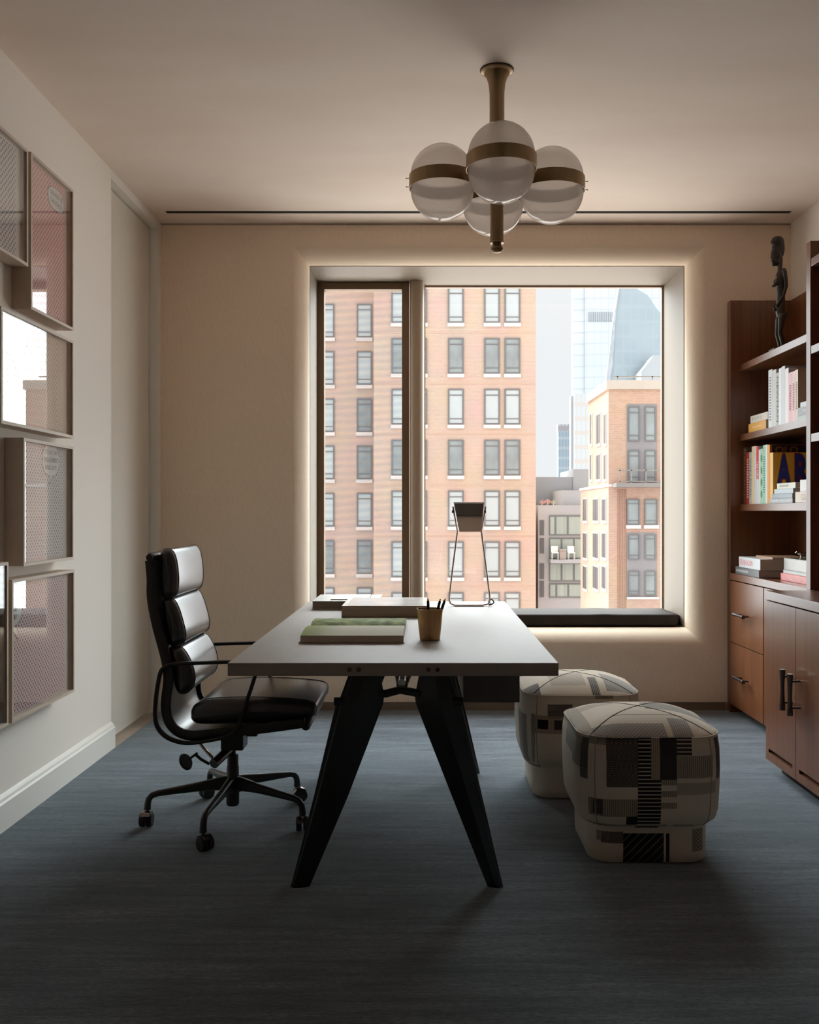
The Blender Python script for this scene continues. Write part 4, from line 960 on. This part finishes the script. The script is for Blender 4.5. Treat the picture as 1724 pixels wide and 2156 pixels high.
R1 += [zr(*q, xc1, 605.0) for q in ((560, 1318, 730, 1392, MD, 'v'), (732, 1318, 895, 1405, DK, 'z'), (895, 1330, 1200, 1620, BK, 'd'), (1216, 1330, 1242, 1620, BK, 's'), (1415, 1300, 1520, 1472, MD, 'n'))]
R1 += [('S', -0.26, -0.10, 0.335, 0.44, GR, 'z'), ('S', -0.10, 0.05, 0.36, 0.455, GR, 'v'), ('S', -0.26, -0.19, 0.30, 0.44, DK, 'z'),
       ('T', -0.20, 0.05, -0.26, -0.175, GR, 'n'), ('T', 0.07, 0.14, -0.25, -0.14, GR, 'v'), ('T', 0.02, 0.26, -0.05, 0.08, GR, 'z'), ('T', -0.25, -0.08, 0.05, 0.12, LT, 'v'),
       ('T', -0.12, 0.14, -0.115, -0.108, BR, 's'), ('T', -0.26, -0.20, -0.2, 0.2, LT, 's')]
xc2, s2 = 0.662, 502.0
R2 = [zr(*q, xc2, s2) for q in ((333, 370, 520, 472, DK, 'z'), (183, 455, 540, 592, BR, 'v'), (260, 487, 336, 558, BK, 's'), (382, 490, 440, 562, DK, 's'), (695, 300, 830, 330, MD, 'v'), (60, 320, 183, 400, LT, 's'))]
R2 += [('S', -0.20, -0.05, 0.16, 0.36, GR, 'n'), ('F', -0.26, -0.205, 0.16, 0.37, GR, 'n'), ('T', 0.035, 0.07, -0.25, -0.10, DK, 'v'), ('T', -0.13, 0.02, -0.18, -0.03, LT, 'v'), ('T', 0.10, 0.26, -0.22, 0.0, GR, 'v'), ('T', -0.26, -0.18, -0.26, -0.12, DK, 'z')]
def ottoman(xc, yc, mtl, label):
    t = thing('ottoman', (xc, yc, 0), label, 'ottoman', 'patchwork ottomans right of the desk')
    def ring(h, r, z, k=8): return [(u, v, z) for u, v in rrect(h, h, r, k)]
    def bld(m_, nm, mt_, par): return m_.build(nm, mt_, par, world=False, angle=60)
    m_ = MB(); m_.loft([ring(0.196, 0.07, 0.002), ring(0.208, 0.08, 0.010), ring(0.210, 0.085, 0.05), ring(0.210, 0.085, 0.158)])
    bld(m_, 'plinth', mtl, t)
    R = [ring(0.19, 0.08, 0.134), ring(0.224, 0.10, 0.138), ring(0.242, 0.11, 0.155), ring(0.250, 0.115, 0.185), ring(0.254, 0.118, 0.25), ring(0.256, 0.118, 0.33), ring(0.254, 0.117, 0.40), ring(0.247, 0.115, 0.448)]
    base_h, z0 = 0.247, 0.448
    for j in range(1, 25):
        u = j/24; h = base_h*(1-u*0.97); z = z0+0.058*(1-(1-u)**2.4); R.append(ring(h, 0.115*h/base_h+0.0, z))
    m_ = MB(); m_.loft(R); body = bld(m_, 'seat', mtl, t)
    def surf(u):  # height of the dome at fraction u from rim to centre
        return z0+0.058*(1-(1-u)**2.4)
    m_ = MB()
    m_.tube([(u, v, z0) for u, v in rrect(0.2485, 0.2485, 0.115, 8)], 0.0028, 6, closed=True)
    bld(m_, 'piping', mtl, body)
    m_ = MB(); cdist = 0.247-0.115+0.115*math.cos(math.pi/4)
    for sx, sy in ((1, 1), (1, -1)):
        pts = []
        for j in range(-14, 15):
            q = j/14; e = cdist*q; u = (1-abs(q))/0.97 if abs(q) > 0.03 else 1.0
            pts.append((sx*e, sy*e, surf(min(1, u))+0.0006))
        m_.tube(pts, 0.0013, 6)
    bld(m_, 'top_seam', M_pipe, body)
    for sx in (-1, 1):
        for sy in (-1, 1):
            m_ = MB(); pts = []
            for h, r, z in ((0.224, 0.10, 0.138), (0.242, 0.11, 0.155), (0.250, 0.115, 0.185), (0.254, 0.118, 0.25), (0.256, 0.118, 0.33), (0.254, 0.117, 0.40), (0.247, 0.115, 0.448)):
                e = h-r+r*math.cos(math.radians(58)); f_ = h-r+r*math.sin(math.radians(58)); pts.append((sx*e, sy*f_, z))
            m_.tube(pts, 0.002, 6)
            bld(m_, 'side_seam', mat('tan_seam', (0.34, 0.27, 0.21), 0.9), body)
    return t
ottoman(xc1, 3.412, patch_mat('patchwork_front', R1), 'nearer cube-shaped patchwork ottoman with dark woven blocks and cream ground')
ottoman(xc2, 4.135, patch_mat('patchwork_rear', R2), 'farther cream patchwork ottoman partly behind the nearer one beside the desk')

# ------------------------------------------------------------------ chandelier
cxl, cyl_ = X(1046, 3.726), 3.726
cl = thing('chandelier', (cxl, cyl_, 2.27), 'brass chandelier with four frosted glass globes hanging from the ceiling', 'chandelier')
MB().lathe([(0.064, ZC-0.0005), (0.066, ZC-0.004), (0.064, ZC-0.008), (0.052, ZC-0.014), (0.042, ZC-0.03), (0.034, ZC-0.055), (0.0305, ZC-0.09), (0.030, ZC-0.12), (0.030, 2.60)], (cxl, cyl_, 0), 40).build('canopy', M_brass, cl, angle=30)
MB().lathe([(0.058, ZC-0.0003), (0.0675, ZC-0.0006), (0.0675, ZC-0.0035)], (cxl, cyl_, 0), 40).build('canopy_ring', M_black, cl)
MB().lathe([(0.027, 2.62), (0.027, 2.306), (0.029, 2.304), (0.029, 2.300), (0.018, 2.297), (0.018, 2.292)], (cxl, cyl_, 0), 36).build('stem', M_brass, cl, angle=30)
MB().lathe([(0.010, 2.294), (0.019, 2.291), (0.0245, 2.283), (0.0245, 2.277), (0.019, 2.267), (0.008, 2.262)], (cxl, cyl_, 0), 32).build('finial', M_brass, cl, angle=60)
M_globe = bpy.data.materials.new('frosted_globe'); M_globe.use_nodes = True
def globe_nodes():
    nt = M_globe.node_tree; nt.nodes.clear(); N = nt.nodes.new; L = nt.links.new
    out = N('ShaderNodeOutputMaterial'); tr = N('ShaderNodeBsdfTransparent'); tr.inputs[0].default_value = (0.97, 0.95, 0.93, 1)
    df = N('ShaderNodeBsdfDiffuse'); df.inputs[0].default_value = (0.93, 0.87, 0.82, 1); tl = N('ShaderNodeBsdfTranslucent'); tl.inputs[0].default_value = (0.95, 0.89, 0.85, 1)
    gl = N('ShaderNodeBsdfGlossy'); gl.inputs['Roughness'].default_value = 0.04
    lw = N('ShaderNodeLayerWeight'); lw.inputs[0].default_value = 0.5; fr = fresnel2(nt)
    dt = N('ShaderNodeMixShader'); dt.inputs[0].default_value = 0.72; L(df.outputs[0], dt.inputs[1]); L(tl.outputs[0], dt.inputs[2])
    r = N('ShaderNodeMapRange'); r.inputs['To Min'].default_value = 0.72; r.inputs['To Max'].default_value = 0.58; L(lw.outputs['Facing'], r.inputs['Value'])
    m1 = N('ShaderNodeMixShader'); L(r.outputs[0], m1.inputs[0]); L(tr.outputs[0], m1.inputs[1]); L(dt.outputs[0], m1.inputs[2])
    m2 = N('ShaderNodeMixShader'); L(fr.outputs[0], m2.inputs[0]); L(m1.outputs[0], m2.inputs[1]); L(gl.outputs[0], m2.inputs[2]); L(m2.outputs[0], out.inputs[0])
globe_nodes()
GZ, GR_, GO = 2.541, 0.128, 0.22
for k, (dx, dy, dz) in enumerate(((0, -1, 0.0), (1, 0, -0.008), (0, 1, 0.008), (-1, 0, 0.004))):
    gx, gy, gz = cxl+dx*GO, cyl_+dy*GO, GZ+dz
    prof = []
    for j in range(0, 17):
        a = math.pi/2*j/16; prof.append((max(0.0008, GR_*math.sin(a)), -0.024-GR_*math.cos(a)))
    for j in range(16, -1, -1):
        a = math.pi/2*j/16; prof.append((max(0.0008, GR_*math.sin(a)), 0.024+GR_*math.cos(a)))
    g = MB().lathe(prof, (gx, gy, gz), 48).build('globe', M_globe, cl, angle=80)
    MB().lathe([(0.1315, -0.026), (0.1335, -0.026), (0.1335, 0.026), (0.1315, 0.026), (0.1315, -0.026)], (gx, gy, gz), 64, cap=False).build('band', M_brass, g, angle=30)
    m = MB(); m.cyl((cxl+dx*0.02, cyl_+dy*0.02, gz), (cxl+dx*(GO-0.13), cyl_+dy*(GO-0.13), gz), 0.009, n=14); m.build('arm', M_brass, cl)
    m = MB()
    for zz_ in (-0.017, 0.017):
        ox, oy = gx+dx*0.133, gy+dy*0.133
        m.cyl((ox, oy, gz+zz_), (ox+dx*0.010, oy+dy*0.010, gz+zz_), 0.0016, n=8); m.sphere((ox+dx*0.011, oy+dy*0.011, gz+zz_), 0.003, n=8)
    m.build('screw', M_brass, g)

# ------------------------------------------------------------------ city outside
def brick_mat(name, c1, c2, mortar, s=1.0, axis='F'):
    m = bpy.data.materials.new(name); m.use_nodes = True; nt = m.node_tree; b = nt.nodes['Principled BSDF']; N = nt.nodes.new; L = nt.links.new
    b.inputs['Roughness'].default_value = 0.9; tc = N('ShaderNodeTexCoord'); sp = N('ShaderNodeSeparateXYZ'); cb = N('ShaderNodeCombineXYZ'); L(tc.outputs['Object'], sp.inputs[0])
    ad = N('ShaderNodeMath'); L(sp.outputs['X'], ad.inputs[0]); L(sp.outputs['Y'], ad.inputs[1]); L(ad.outputs[0], cb.inputs[0]); L(sp.outputs['Z'], cb.inputs[1])
    br = N('ShaderNodeTexBrick'); br.inputs['Scale'].default_value = s; br.inputs['Color1'].default_value = (*c1, 1); br.inputs['Color2'].default_value = (*c2, 1); br.inputs['Mortar'].default_value = (*mortar, 1)
    br.inputs['Brick Width'].default_value = 0.24; br.inputs['Row Height'].default_value = 0.085; br.inputs['Mortar Size'].default_value = 0.012; L(cb.outputs[0], br.inputs['Vector'])
    n = N('ShaderNodeTexNoise'); n.inputs['Scale'].default_value = 0.5; n.inputs['Detail'].default_value = 6; L(tc.outputs['Object'], n.inputs['Vector'])
    mx = N('ShaderNodeMix'); mx.data_type = 'RGBA'; mx.blend_type = 'MULTIPLY'; mx.inputs['Factor'].default_value = 0.25; L(br.outputs[0], mx.inputs[6]); L(n.outputs['Color'], mx.inputs[7])
    L(mx.outputs[2], b.inputs['Base Color'])
    return m
M_brick = brick_mat('brick_facade', (0.62, 0.43, 0.325), (0.56, 0.395, 0.305), (0.64, 0.50, 0.41))
M_brick2 = brick_mat('brick_red', (0.60, 0.36, 0.245), (0.50, 0.31, 0.22), (0.58, 0.42, 0.33))
M_wfr = mat('window_frame_grey', (0.17, 0.155, 0.15), 0.6); M_sill = mat('stone_sill', (0.68, 0.62, 0.58), 0.8)
M_pl = mat('curtained_glass', (0.44, 0.48, 0.475), 0.5, var=(0.49, 0.52, 0.51), scale=(0.6, 0.6, 0.4), coat=0.3)
M_pd = mat('dark_glass', (0.19, 0.20, 0.195), 0.4, var=(0.30, 0.34, 0.33), scale=(0.9, 0.9, 0.7), coat=0.5)
def win_proto(px0, px1, py0, py1, Y, light, parent, sill=True, upper=True, axis='F', xs=None):
    """one sash window with its pane and sill, standing a little proud of the facade at distance Y (seen frontally)"""
    x0, x1, z1, z0 = X(px0, Y), X(px1, Y), Z(py0, Y), Z(py1, Y); f = (x1-x0)*0.09
    m = frame_boxes(MB(), x0, x1, z0, z1, Y-0.10, Y-0.02, f, f, f, f)
    if upper:
        m.box(x0+f, x1-f, Y-0.09, Y-0.02, z1-(z1-z0)*0.19, z1-(z1-z0)*0.165); m.box(x0+f, x1-f, Y-0.09, Y-0.02, z0+(z1-z0)*0.15, z0+(z1-z0)*0.175)
    w_ = m.build('window', M_wfr, parent, smooth=False)
    MB().box(x0+f, x1-f, Y-0.05, Y-0.03, z0+f, z1-f).build('pane', M_pl if light else M_pd, w_, smooth=False)
    if sill: MB().box(x0-0.04, x1+0.04, Y-0.16, Y-0.02, z0-8/F*Y, z0-0.5/F*Y).build('sill', M_sill, w_, smooth=False)
    return w_
def win_copy(w_, parent, dx, dz, light):
    c_ = w_.copy(); COL.objects.link(c_); c_.parent = parent; c_.location = Vector(w_.location)+Vector((dx, 0, dz))
    for chd in w_.children:
        d = chd.copy(); COL.objects.link(d); d.parent = c_
        if d.name.startswith('pane'):
            d.material_slots[0].link = 'OBJECT'; d.material_slots[0].material = M_pl if light else M_pd
    return c_
Y1, Y2 = 58.0, 62.4
b1 = thing('apartment_building', (3, Y1, -12), 'large brick apartment tower with pale sills filling the left of the window view', 'building')
MB().box(X(787, Y1), X(1128, Y1), Y1, Y1+14, -12, 19).build('facade', M_brick, b1, smooth=False)
MB().box(X(560, Y2), X(790, Y1), Y2, Y2+10, -12, 19).build('wing', M_brick, b1, smooth=False)
m = MB()
for k in range(-1, 8):
    zz_ = Z(818.8+107*k-12, Y1); m.box(X(787, Y1), X(1128, Y1), Y1-0.03, Y1-0.002, zz_-0.04, zz_)
m.build('string_course', mat('brick_band', (0.62, 0.42, 0.31), 0.9), b1, smooth=False)
lights = {(943, 0): 1, (943, 1): 0, (943, 2): 1, (943, 3): 0, (1019, 1): 0, (1019, 3): 0, (1062, 1): 0, (1062, 3): 0, (824, 1): 0, (824, 3): 0, (866, 1): 0, (866, 3): 0}
pw = None
for c0_, c1_ in ((824, 857), (866, 899), (943, 975.5), (1019, 1050.5), (1062, 1093.5)):
    for k in range(7):
        lt = lights.get((c0_, k), 1)
        if pw is None: pw = win_proto(824, 857, 604.8, 680.2, Y1, lt, b1); continue
        win_copy(pw, b1, X(c0_, Y1)-X(824, Y1), -107*k/F*Y1, lt)
pw2 = None
l2 = {(749, 2): 0, (749, 3): 0, (749, 5): 0, (672, 5): 0}
for c0_ in (672, 749):
    for k in range(7):
        lt = l2.get((c0_, k), 1)
        if pw2 is None: pw2 = win_proto(672, 704, 640, 711, Y2, lt, b1); continue
        win_copy(pw2, b1, X(c0_+(2 if c0_ == 749 else 0), Y2)-X(672, Y2), -99.4*k/F*Y2, lt)

# brick building with cream cornice
Y3 = 45.0; xk = X(1281, Y3)
b3 = thing('brick_building', (xk+3, Y3+3, -12), 'red brick corner building with cream cornice and balcony at the right of the window view', 'building')
zt3, zl = Z(820, Y3), Z(1022, Y3)
MB().box(xk, xk+7.5, Y3, 50.6, zl, zt3).build('facade', M_brick2, b3, smooth=False)
MB().box(xk, xk+7.5, Y3, 53.2, -12, zl).build('facade', M_brick2, b3, smooth=False)
MB().box(xk-0.12, xk+7.6, Y3-0.12, 50.7, zt3, Z(801, Y3)).build('cornice', mat('cornice_cream', (0.52, 0.44, 0.36), 0.8), b3, smooth=False)
MB().box(xk-0.06, xk+7.6, Y3-0.06, 53.26, zl-0.07, zl+0.06).build('ledge', M_sill, b3, smooth=False)
def f3(px0, px1, py0, py1, lt, sill=False): return win_proto(px0, px1, py0, py1, Y3, lt, b3, sill)
M_sp = mat('spandrel_grey', (0.26, 0.24, 0.235), 0.6)
def bay(py0, py1):
    m_ = MB(); m_.box(X(1319, Y3), X(1383, Y3), Y3-0.025, Y3-0.001, Z(py1, Y3), Z(py0, Y3)); m_.build('bay_surround', M_sp, b3, smooth=False)
bay(851, 1016); bay(1121, 1256)
for a in ((1322, 1346, 856, 929, 0), (1357, 1380, 856, 929, 0), (1322, 1346, 948, 1015, 0), (1357, 1380, 948, 1015, 0), (1322, 1346, 1125, 1178, 0), (1357, 1380, 1125, 1178, 0), (1322, 1346, 1202, 1253, 0), (1357, 1380, 1202, 1253, 0)): f3(*a)
f3(1319, 1346, 1051, 1105, 0, True); f3(1356, 1384, 1051, 1105, 0, True)
MB().box(X(1319, Y3), X(1386, Y3), Y3-0.15, Y3-0.002, Z(1261, Y3), Z(1256.5, Y3)).build('sill', M_sill, b3, smooth=False)
m = MB(); xa, xb = X(1293, Y3), X(1400, Y3); zf, zt_ = Z(1018, Y3), Z(991, Y3)
m.box(xa-0.1, xb, Y3-1.0, Y3-0.001, zf-0.2, zf)
bal = m.build('balcony', mat('balcony_steel', (0.25, 0.22, 0.2), 0.5, metal=0.2), b3, smooth=False)
m = MB()
for px in (1296, 1320, 1350, 1382, 1393): m.box(X(px, Y3)-0.025, X(px, Y3)+0.025, Y3-0.98, Y3-0.93, zf, zt_)
m.box(xa, xb, Y3-0.98, Y3-0.93, zt_-0.05, zt_); m.box(xa, xb, Y3-0.98, Y3-0.93, zf+0.05, zf+0.09)
m.build('railing', mat('balcony_steel', (0.25, 0.22, 0.2), 0.5), bal, smooth=False)
m = MB()
for k in range(6): px = 1300+k*3.4; m.box(X(px, Y3), X(px+0.8, Y3), Y3-0.03, Y3-0.002, -12, Z(1030, Y3))
m.build('brick_ribs', mat('rib_brick', (0.36, 0.19, 0.13), 0.9), b3, smooth=False)
# windows on the receding side
def side_win(ya, yb, py0, py1, nb):
    z1, z0 = Z(py0, (ya+yb)/2), Z(py1, (ya+yb)/2); m_ = MB(); w_ = (yb-ya)
    m_.box(xk-0.06, xk-0.001, ya, yb, z0, z1); o = m_.build('window', M_sill, b3, smooth=False)
    p_ = MB()
    for k in range(nb): p_.box(xk-0.09, xk-0.061, ya+w_*(k+0.18)/nb, ya+w_*(k+0.85)/nb, z0+0.15, z1-0.08)
    p_.build('pane', mat('side_glass', (0.12, 0.12, 0.12), 0.3), o, smooth=False)
for (ya, yb) in ((45.4, 45.9), (46.9, 48.0), (49.3, 49.8)):
    side_win(ya, yb, 870, 940, 2 if yb-ya > 0.6 else 1); side_win(ya, yb, 955, 1015, 2 if yb-ya > 0.6 else 1)
for (ya, yb) in ((45.4, 46.4), (47.4, 48.9), (50.8, 52.0)):
    side_win(ya, yb, 1048, 1102, 3 if yb-ya > 1.2 else 2); side_win(ya, yb, 1120, 1180, 3 if yb-ya > 1.2 else 2); side_win(ya, yb, 1190, 1245, 3 if yb-ya > 1.2 else 2)

# roof railing on the brick building
m = MB(); zr0, zr1 = Z(801, Y3), Z(790, Y3)
for k in range(4): xx = xk+0.5+k*1.7; m.box(xx-0.03, xx+0.03, Y3+0.3, Y3+0.36, zr0, zr1)
m.box(xk+0.3, xk+7, Y3+0.3, Y3+0.36, zr1-0.05, zr1); m.build('roof_railing', mat('balcony_steel', (0, 0, 0)), b3, smooth=False)

# grey modern building
Y4 = 60.0
b4 = thing('grey_building', (X(1180, Y4), Y4+3, -12), 'low grey panelled building with wide green-tinted glass bands between the brick ones', 'building')
M_gp = mat('grey_panels', (0.36, 0.365, 0.375), 0.8, var=(0.33, 0.335, 0.345), scale=(0.5, 0.5, 0.5)); M_gd = mat('grey_dark_panels', (0.25, 0.26, 0.275), 0.8)
MB().box(X(1133, Y4), X(1275, Y4), Y4, Y4+6, -12, Z(1063.5, Y4)).build('facade', M_gp, b4, smooth=False)
MB().box(X(1105, 66), X(1212, 66), 66.2, 72, -12, Z(1004, 66)).build('upper_block', M_gd, b4, smooth=False)
MB().box(X(1207, 66), X(1290, 66), 66.1, 72.5, -12, Z(987.5, 66)).build('upper_block', mat('grey_mid', (0.30, 0.31, 0.32), 0.8), b4, smooth=False)
MB().box(X(1189, Y4), X(1260, Y4), Y4+1.5, Y4+5.9, Z(1063.5, Y4), Z(1031, Y4)).build('roof_hut', M_gp, b4, smooth=False)
for py0, py1, nd in ((1085, 1127, (1169, 1195)), (1132, 1176, (1182, 1208)), (1185, 1224, (1182, 1208)), (1228, 1258, (1171, 1196))):
    m = MB(); x0, x1, z1, z0 = X(1156, Y4), X(1262, Y4), Z(py0, Y4), Z(py1, Y4)
    frame_boxes(m, x0, x1, z0, z1, Y4-0.08, Y4-0.001, 0.06, 0.06, 0.08, 0.06)
    for d in nd: m.box(X(d, Y4)-0.05, X(d, Y4)+0.05, Y4-0.08, Y4-0.001, z0+0.06, z1-0.08)
    w_ = m.build('window', mat('mullion_dark', (0.12, 0.13, 0.135), 0.6), b4, smooth=False)
    MB().box(x0+0.06, x1-0.06, Y4-0.04, Y4-0.02, z0+0.06, z1-0.08).build('pane', mat('green_glass', (0.24, 0.31, 0.29), 0.35, var=(0.33, 0.385, 0.355), scale=(6, 1, 0.1), coat=0.4), w_, smooth=False)
for py0, py1 in ((1095, 1127), (1133, 1165), (1186, 1219), (1223, 1257)):
    for k in range(3):
        MB().box(X(1136+k*3.4, Y4), X(1138.3+k*3.4, Y4), Y4-0.05, Y4-0.001, Z(py1, Y4), Z(py0, Y4)).build('slit_window', mat('slit_dark', (0.10, 0.10, 0.105), 0.5), b4, smooth=False)
MB().box(X(1154, Y4), X(1218, Y4), Y4-1.2, Y4-0.085, Z(1184, Y4), Z(1177, Y4)).build('balcony', M_gp, b4, smooth=False)
M_wf = mat('white_furniture', (0.75, 0.75, 0.72), 0.6)
for (px, lb) in ((1165, 'tiny white chair, left of the table on the glass balcony outside'), (1199, 'tiny white chair, right of the table on the glass balcony outside')):
    zf = Z(1177, Y4)+0.01; xx = X(px, Y4); m = MB()
    m.box(xx-0.22, xx+0.22, Y4-0.9, Y4-0.5, zf+0.4, zf+0.46); m.box(xx-0.22, xx+0.22, Y4-0.5, Y4-0.45, zf+0.4, zf+0.85)
    for ax_ in (-0.2, 0.17):
        for ay_ in (-0.9, -0.53): m.box(xx+ax_, xx+ax_+0.03, Y4+ay_, Y4+ay_+0.03, zf, zf+0.4)
    tag(m.build('balcony_chair', M_wf, smooth=False), lb, 'chair', 'white chairs on the far balcony')
xx = X(1181, Y4); m = MB(); m.box(xx-0.22, xx+0.22, Y4-0.95, Y4-0.45, Z(1177, Y4)+0.6, Z(1177, Y4)+0.66); m.box(xx-0.2, xx+0.2, Y4-0.85, Y4-0.55, Z(1177, Y4)+0.01, Z(1177, Y4)+0.6)
tag(m.build('balcony_table', mat('taupe_furniture', (0.35, 0.3, 0.27), 0.6), smooth=False), 'tiny boxy brown table between two white chairs on the far balcony', 'table')
def bush(px, py, r, col, lb):
    m_ = MB(); c_ = Vector((X(px, Y4), Y4+0.8, Z(py, Y4)))
    for k in range(60):
        d = Vector((random.gauss(0, 1), random.gauss(0, 1), random.gauss(0, 0.7))); d = d/max(1, d.length)*r
        p_ = c_+Vector((d.x, d.y, max(-r*0.6, d.z))); m_.sphere(p_, r*0.18*random.uniform(0.6, 1.2), n=6)
    m_.cyl((c_.x, c_.y, Z(1063.5, Y4)), c_, 0.05, n=6)
    tag(m_.build('rooftop_shrub', mat('shrub_%d' % px, col, 0.9), smooth=False), lb, 'shrub', 'shrubs on the grey roof')
bush(1144, 1057, 0.16, (0.52, 0.30, 0.26), 'reddish rooftop shrub nearest the brick tower'); bush(1156, 1056.5, 0.17, (0.60, 0.33, 0.30), 'pink rooftop shrub, middle of the roof planting'); bush(1168, 1058, 0.14, (0.45, 0.42, 0.28), 'small olive rooftop shrub at the right of the roof planting')

# far towers, distance haze put into their washed-out colours
def grid_mat(name, glass, bars, gw, gh, bar=0.18, glass2=None):
    m = bpy.data.materials.new(name); m.use_nodes = True; nt = m.node_tree; b = nt.nodes['Principled BSDF']; N = nt.nodes.new; L = nt.links.new
    b.inputs['Roughness'].default_value = 0.5
    tc = N('ShaderNodeTexCoord'); sp = N('ShaderNodeSeparateXYZ'); L(tc.outputs['Object'], sp.inputs[0])
    def mth(op, a, c):
        q = N('ShaderNodeMath'); q.operation = op
        for i, v in enumerate((a, c)):
            if v is None: continue
            if isinstance(v, (int, float)): q.inputs[i].default_value = v
            else: L(v, q.inputs[i])
        return q.outputs[0]
    u = mth('FRACT', mth('ADD', mth('MULTIPLY', mth('ADD', sp.outputs['X'], sp.outputs['Y']), 1/gw), 100.0), None); v = mth('FRACT', mth('ADD', mth('MULTIPLY', sp.outputs['Z'], 1/gh), 100.0), None)
    k = mth('MAXIMUM', mth('LESS_THAN', u, bar), mth('LESS_THAN', v, bar*1.2))
    n = N('ShaderNodeTexNoise'); n.inputs['Scale'].default_value = 0.12; n.inputs['Detail'].default_value = 5; L(tc.outputs['Object'], n.inputs['Vector'])
    g = N('ShaderNodeMix'); g.data_type = 'RGBA'; L(n.outputs['Fac'], g.inputs['Factor']); g.inputs[6].default_value = (*glass, 1); g.inputs[7].default_value = (*(glass2 or tuple(min(1, c_*1.2) for c_ in glass)), 1)
    mx = N('ShaderNodeMix'); mx.data_type = 'RGBA'; L(k, mx.inputs['Factor']); L(g.outputs[2], mx.inputs[6]); mx.inputs[7].default_value = (*bars, 1); L(mx.outputs[2], b.inputs['Base Color'])
    return m
Yt = 150.0
t1 = thing('residential_tower', (X(1223, Yt), Yt+5, -30), 'pale high-rise with a beige grid behind the brick corner building', 'building')
MB().box(X(1209, Yt), X(1262, Yt), Yt, Yt+3, -30, Z(829, Yt)).build('facade', grid_mat('tower_grid', (0.42, 0.46, 0.48), (0.50, 0.46, 0.42), 0.72, 2.3, 0.25), t1, smooth=False)
MB().box(X(1203.5, Yt), X(1209.2, Yt), Yt+1, Yt+2.5, -30, Z(832, Yt)).build('side_wall', mat('pale_concrete', (0.34, 0.345, 0.35), 0.8), t1, smooth=False)
Yu = 260.0
t2 = thing('blue_glass_tower', (X(1188, Yu), Yu+8, -40), 'small distant blue glass tower left of the pale high-rise', 'building')
MB().box(X(1175.5, Yu), X(1200.5, Yu), Yu, Yu+3, -40, Z(908, Yu)).build('facade', grid_mat('blue_grid', (0.15, 0.21, 0.26), (0.27, 0.32, 0.35), 0.9, 2.8, 0.22, (0.24, 0.30, 0.34)), t2, smooth=False)
MB().box(X(1174.5, Yu), X(1201, Yu), Yu, Yu+3, Z(908, Yu), Z(893, Yu)).build('crown', grid_mat('crown_grid', (0.33, 0.34, 0.36), (0.24, 0.23, 0.25), 1.0, 4, 0.3), t2, smooth=False)
Yv = 320.0
t3 = thing('glass_skyscraper', (X(1280, Yv), Yv+15, -50), 'tall white hazy glass skyscraper rising above the brick corner building', 'building')
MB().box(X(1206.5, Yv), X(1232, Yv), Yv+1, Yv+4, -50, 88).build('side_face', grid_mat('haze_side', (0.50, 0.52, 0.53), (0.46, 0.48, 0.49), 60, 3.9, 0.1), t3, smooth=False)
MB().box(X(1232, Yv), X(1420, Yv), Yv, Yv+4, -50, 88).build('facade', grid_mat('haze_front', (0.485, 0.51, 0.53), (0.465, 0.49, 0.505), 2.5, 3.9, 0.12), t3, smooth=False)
m = MB()
for k in range(26): px = 1239+k*4.6; m.box(X(px, Yv), X(px+1.4, Yv), Yv-0.3, Yv-0.02, Z(678, Yv), Z(657, Yv))
m.build('louvre_band', mat('louvre_grey', (0.29, 0.31, 0.33), 0.7), t3, smooth=False)
Yw = 290.0
t4 = thing('sloped_tower', (X(1340, Yw), Yw+10, -50), 'faceted blue-grey glass skyscraper with a slanting top right of the white one', 'building')
def pxs(pts, Y): return [(X(a, Y), Z(b_, Y)) for a, b_ in pts]
MB().prism(pxs(((1272, 830), (1272, 1450), (1405, 1450), (1405, 668), (1386, 655), (1364, 622), (1333, 604), (1318, 590), (1305, 590), (1296, 640), (1287, 740)), Yw), 'Y', Yw, Yw+3).build('facade', grid_mat('slope_glass', (0.27, 0.335, 0.37), (0.33, 0.39, 0.42), 2.4, 4.6, 0.15, (0.36, 0.42, 0.45)), t4, smooth=False)
MB().prism(pxs(((1272, 830), (1280, 830), (1289, 770), (1296, 660), (1306, 590), (1301, 612), (1288, 690), (1280, 760)), Yw), 'Y', Yw-0.5, Yw-0.02).build('side_facet', mat('facet_pale', (0.46, 0.49, 0.51), 0.6, var=(0.33, 0.36, 0.38), scale=(0.6, 0.6, 0.5)), t4, smooth=False)
MB().prism(pxs(((1350, 830), (1350, 782), (1368, 760), (1376, 748), (1410, 748), (1410, 830)), Yw-10), 'Y', Yw-10, Yw-2).build('front_block', mat('block_pale', (0.39, 0.42, 0.435), 0.6), t4, smooth=False)
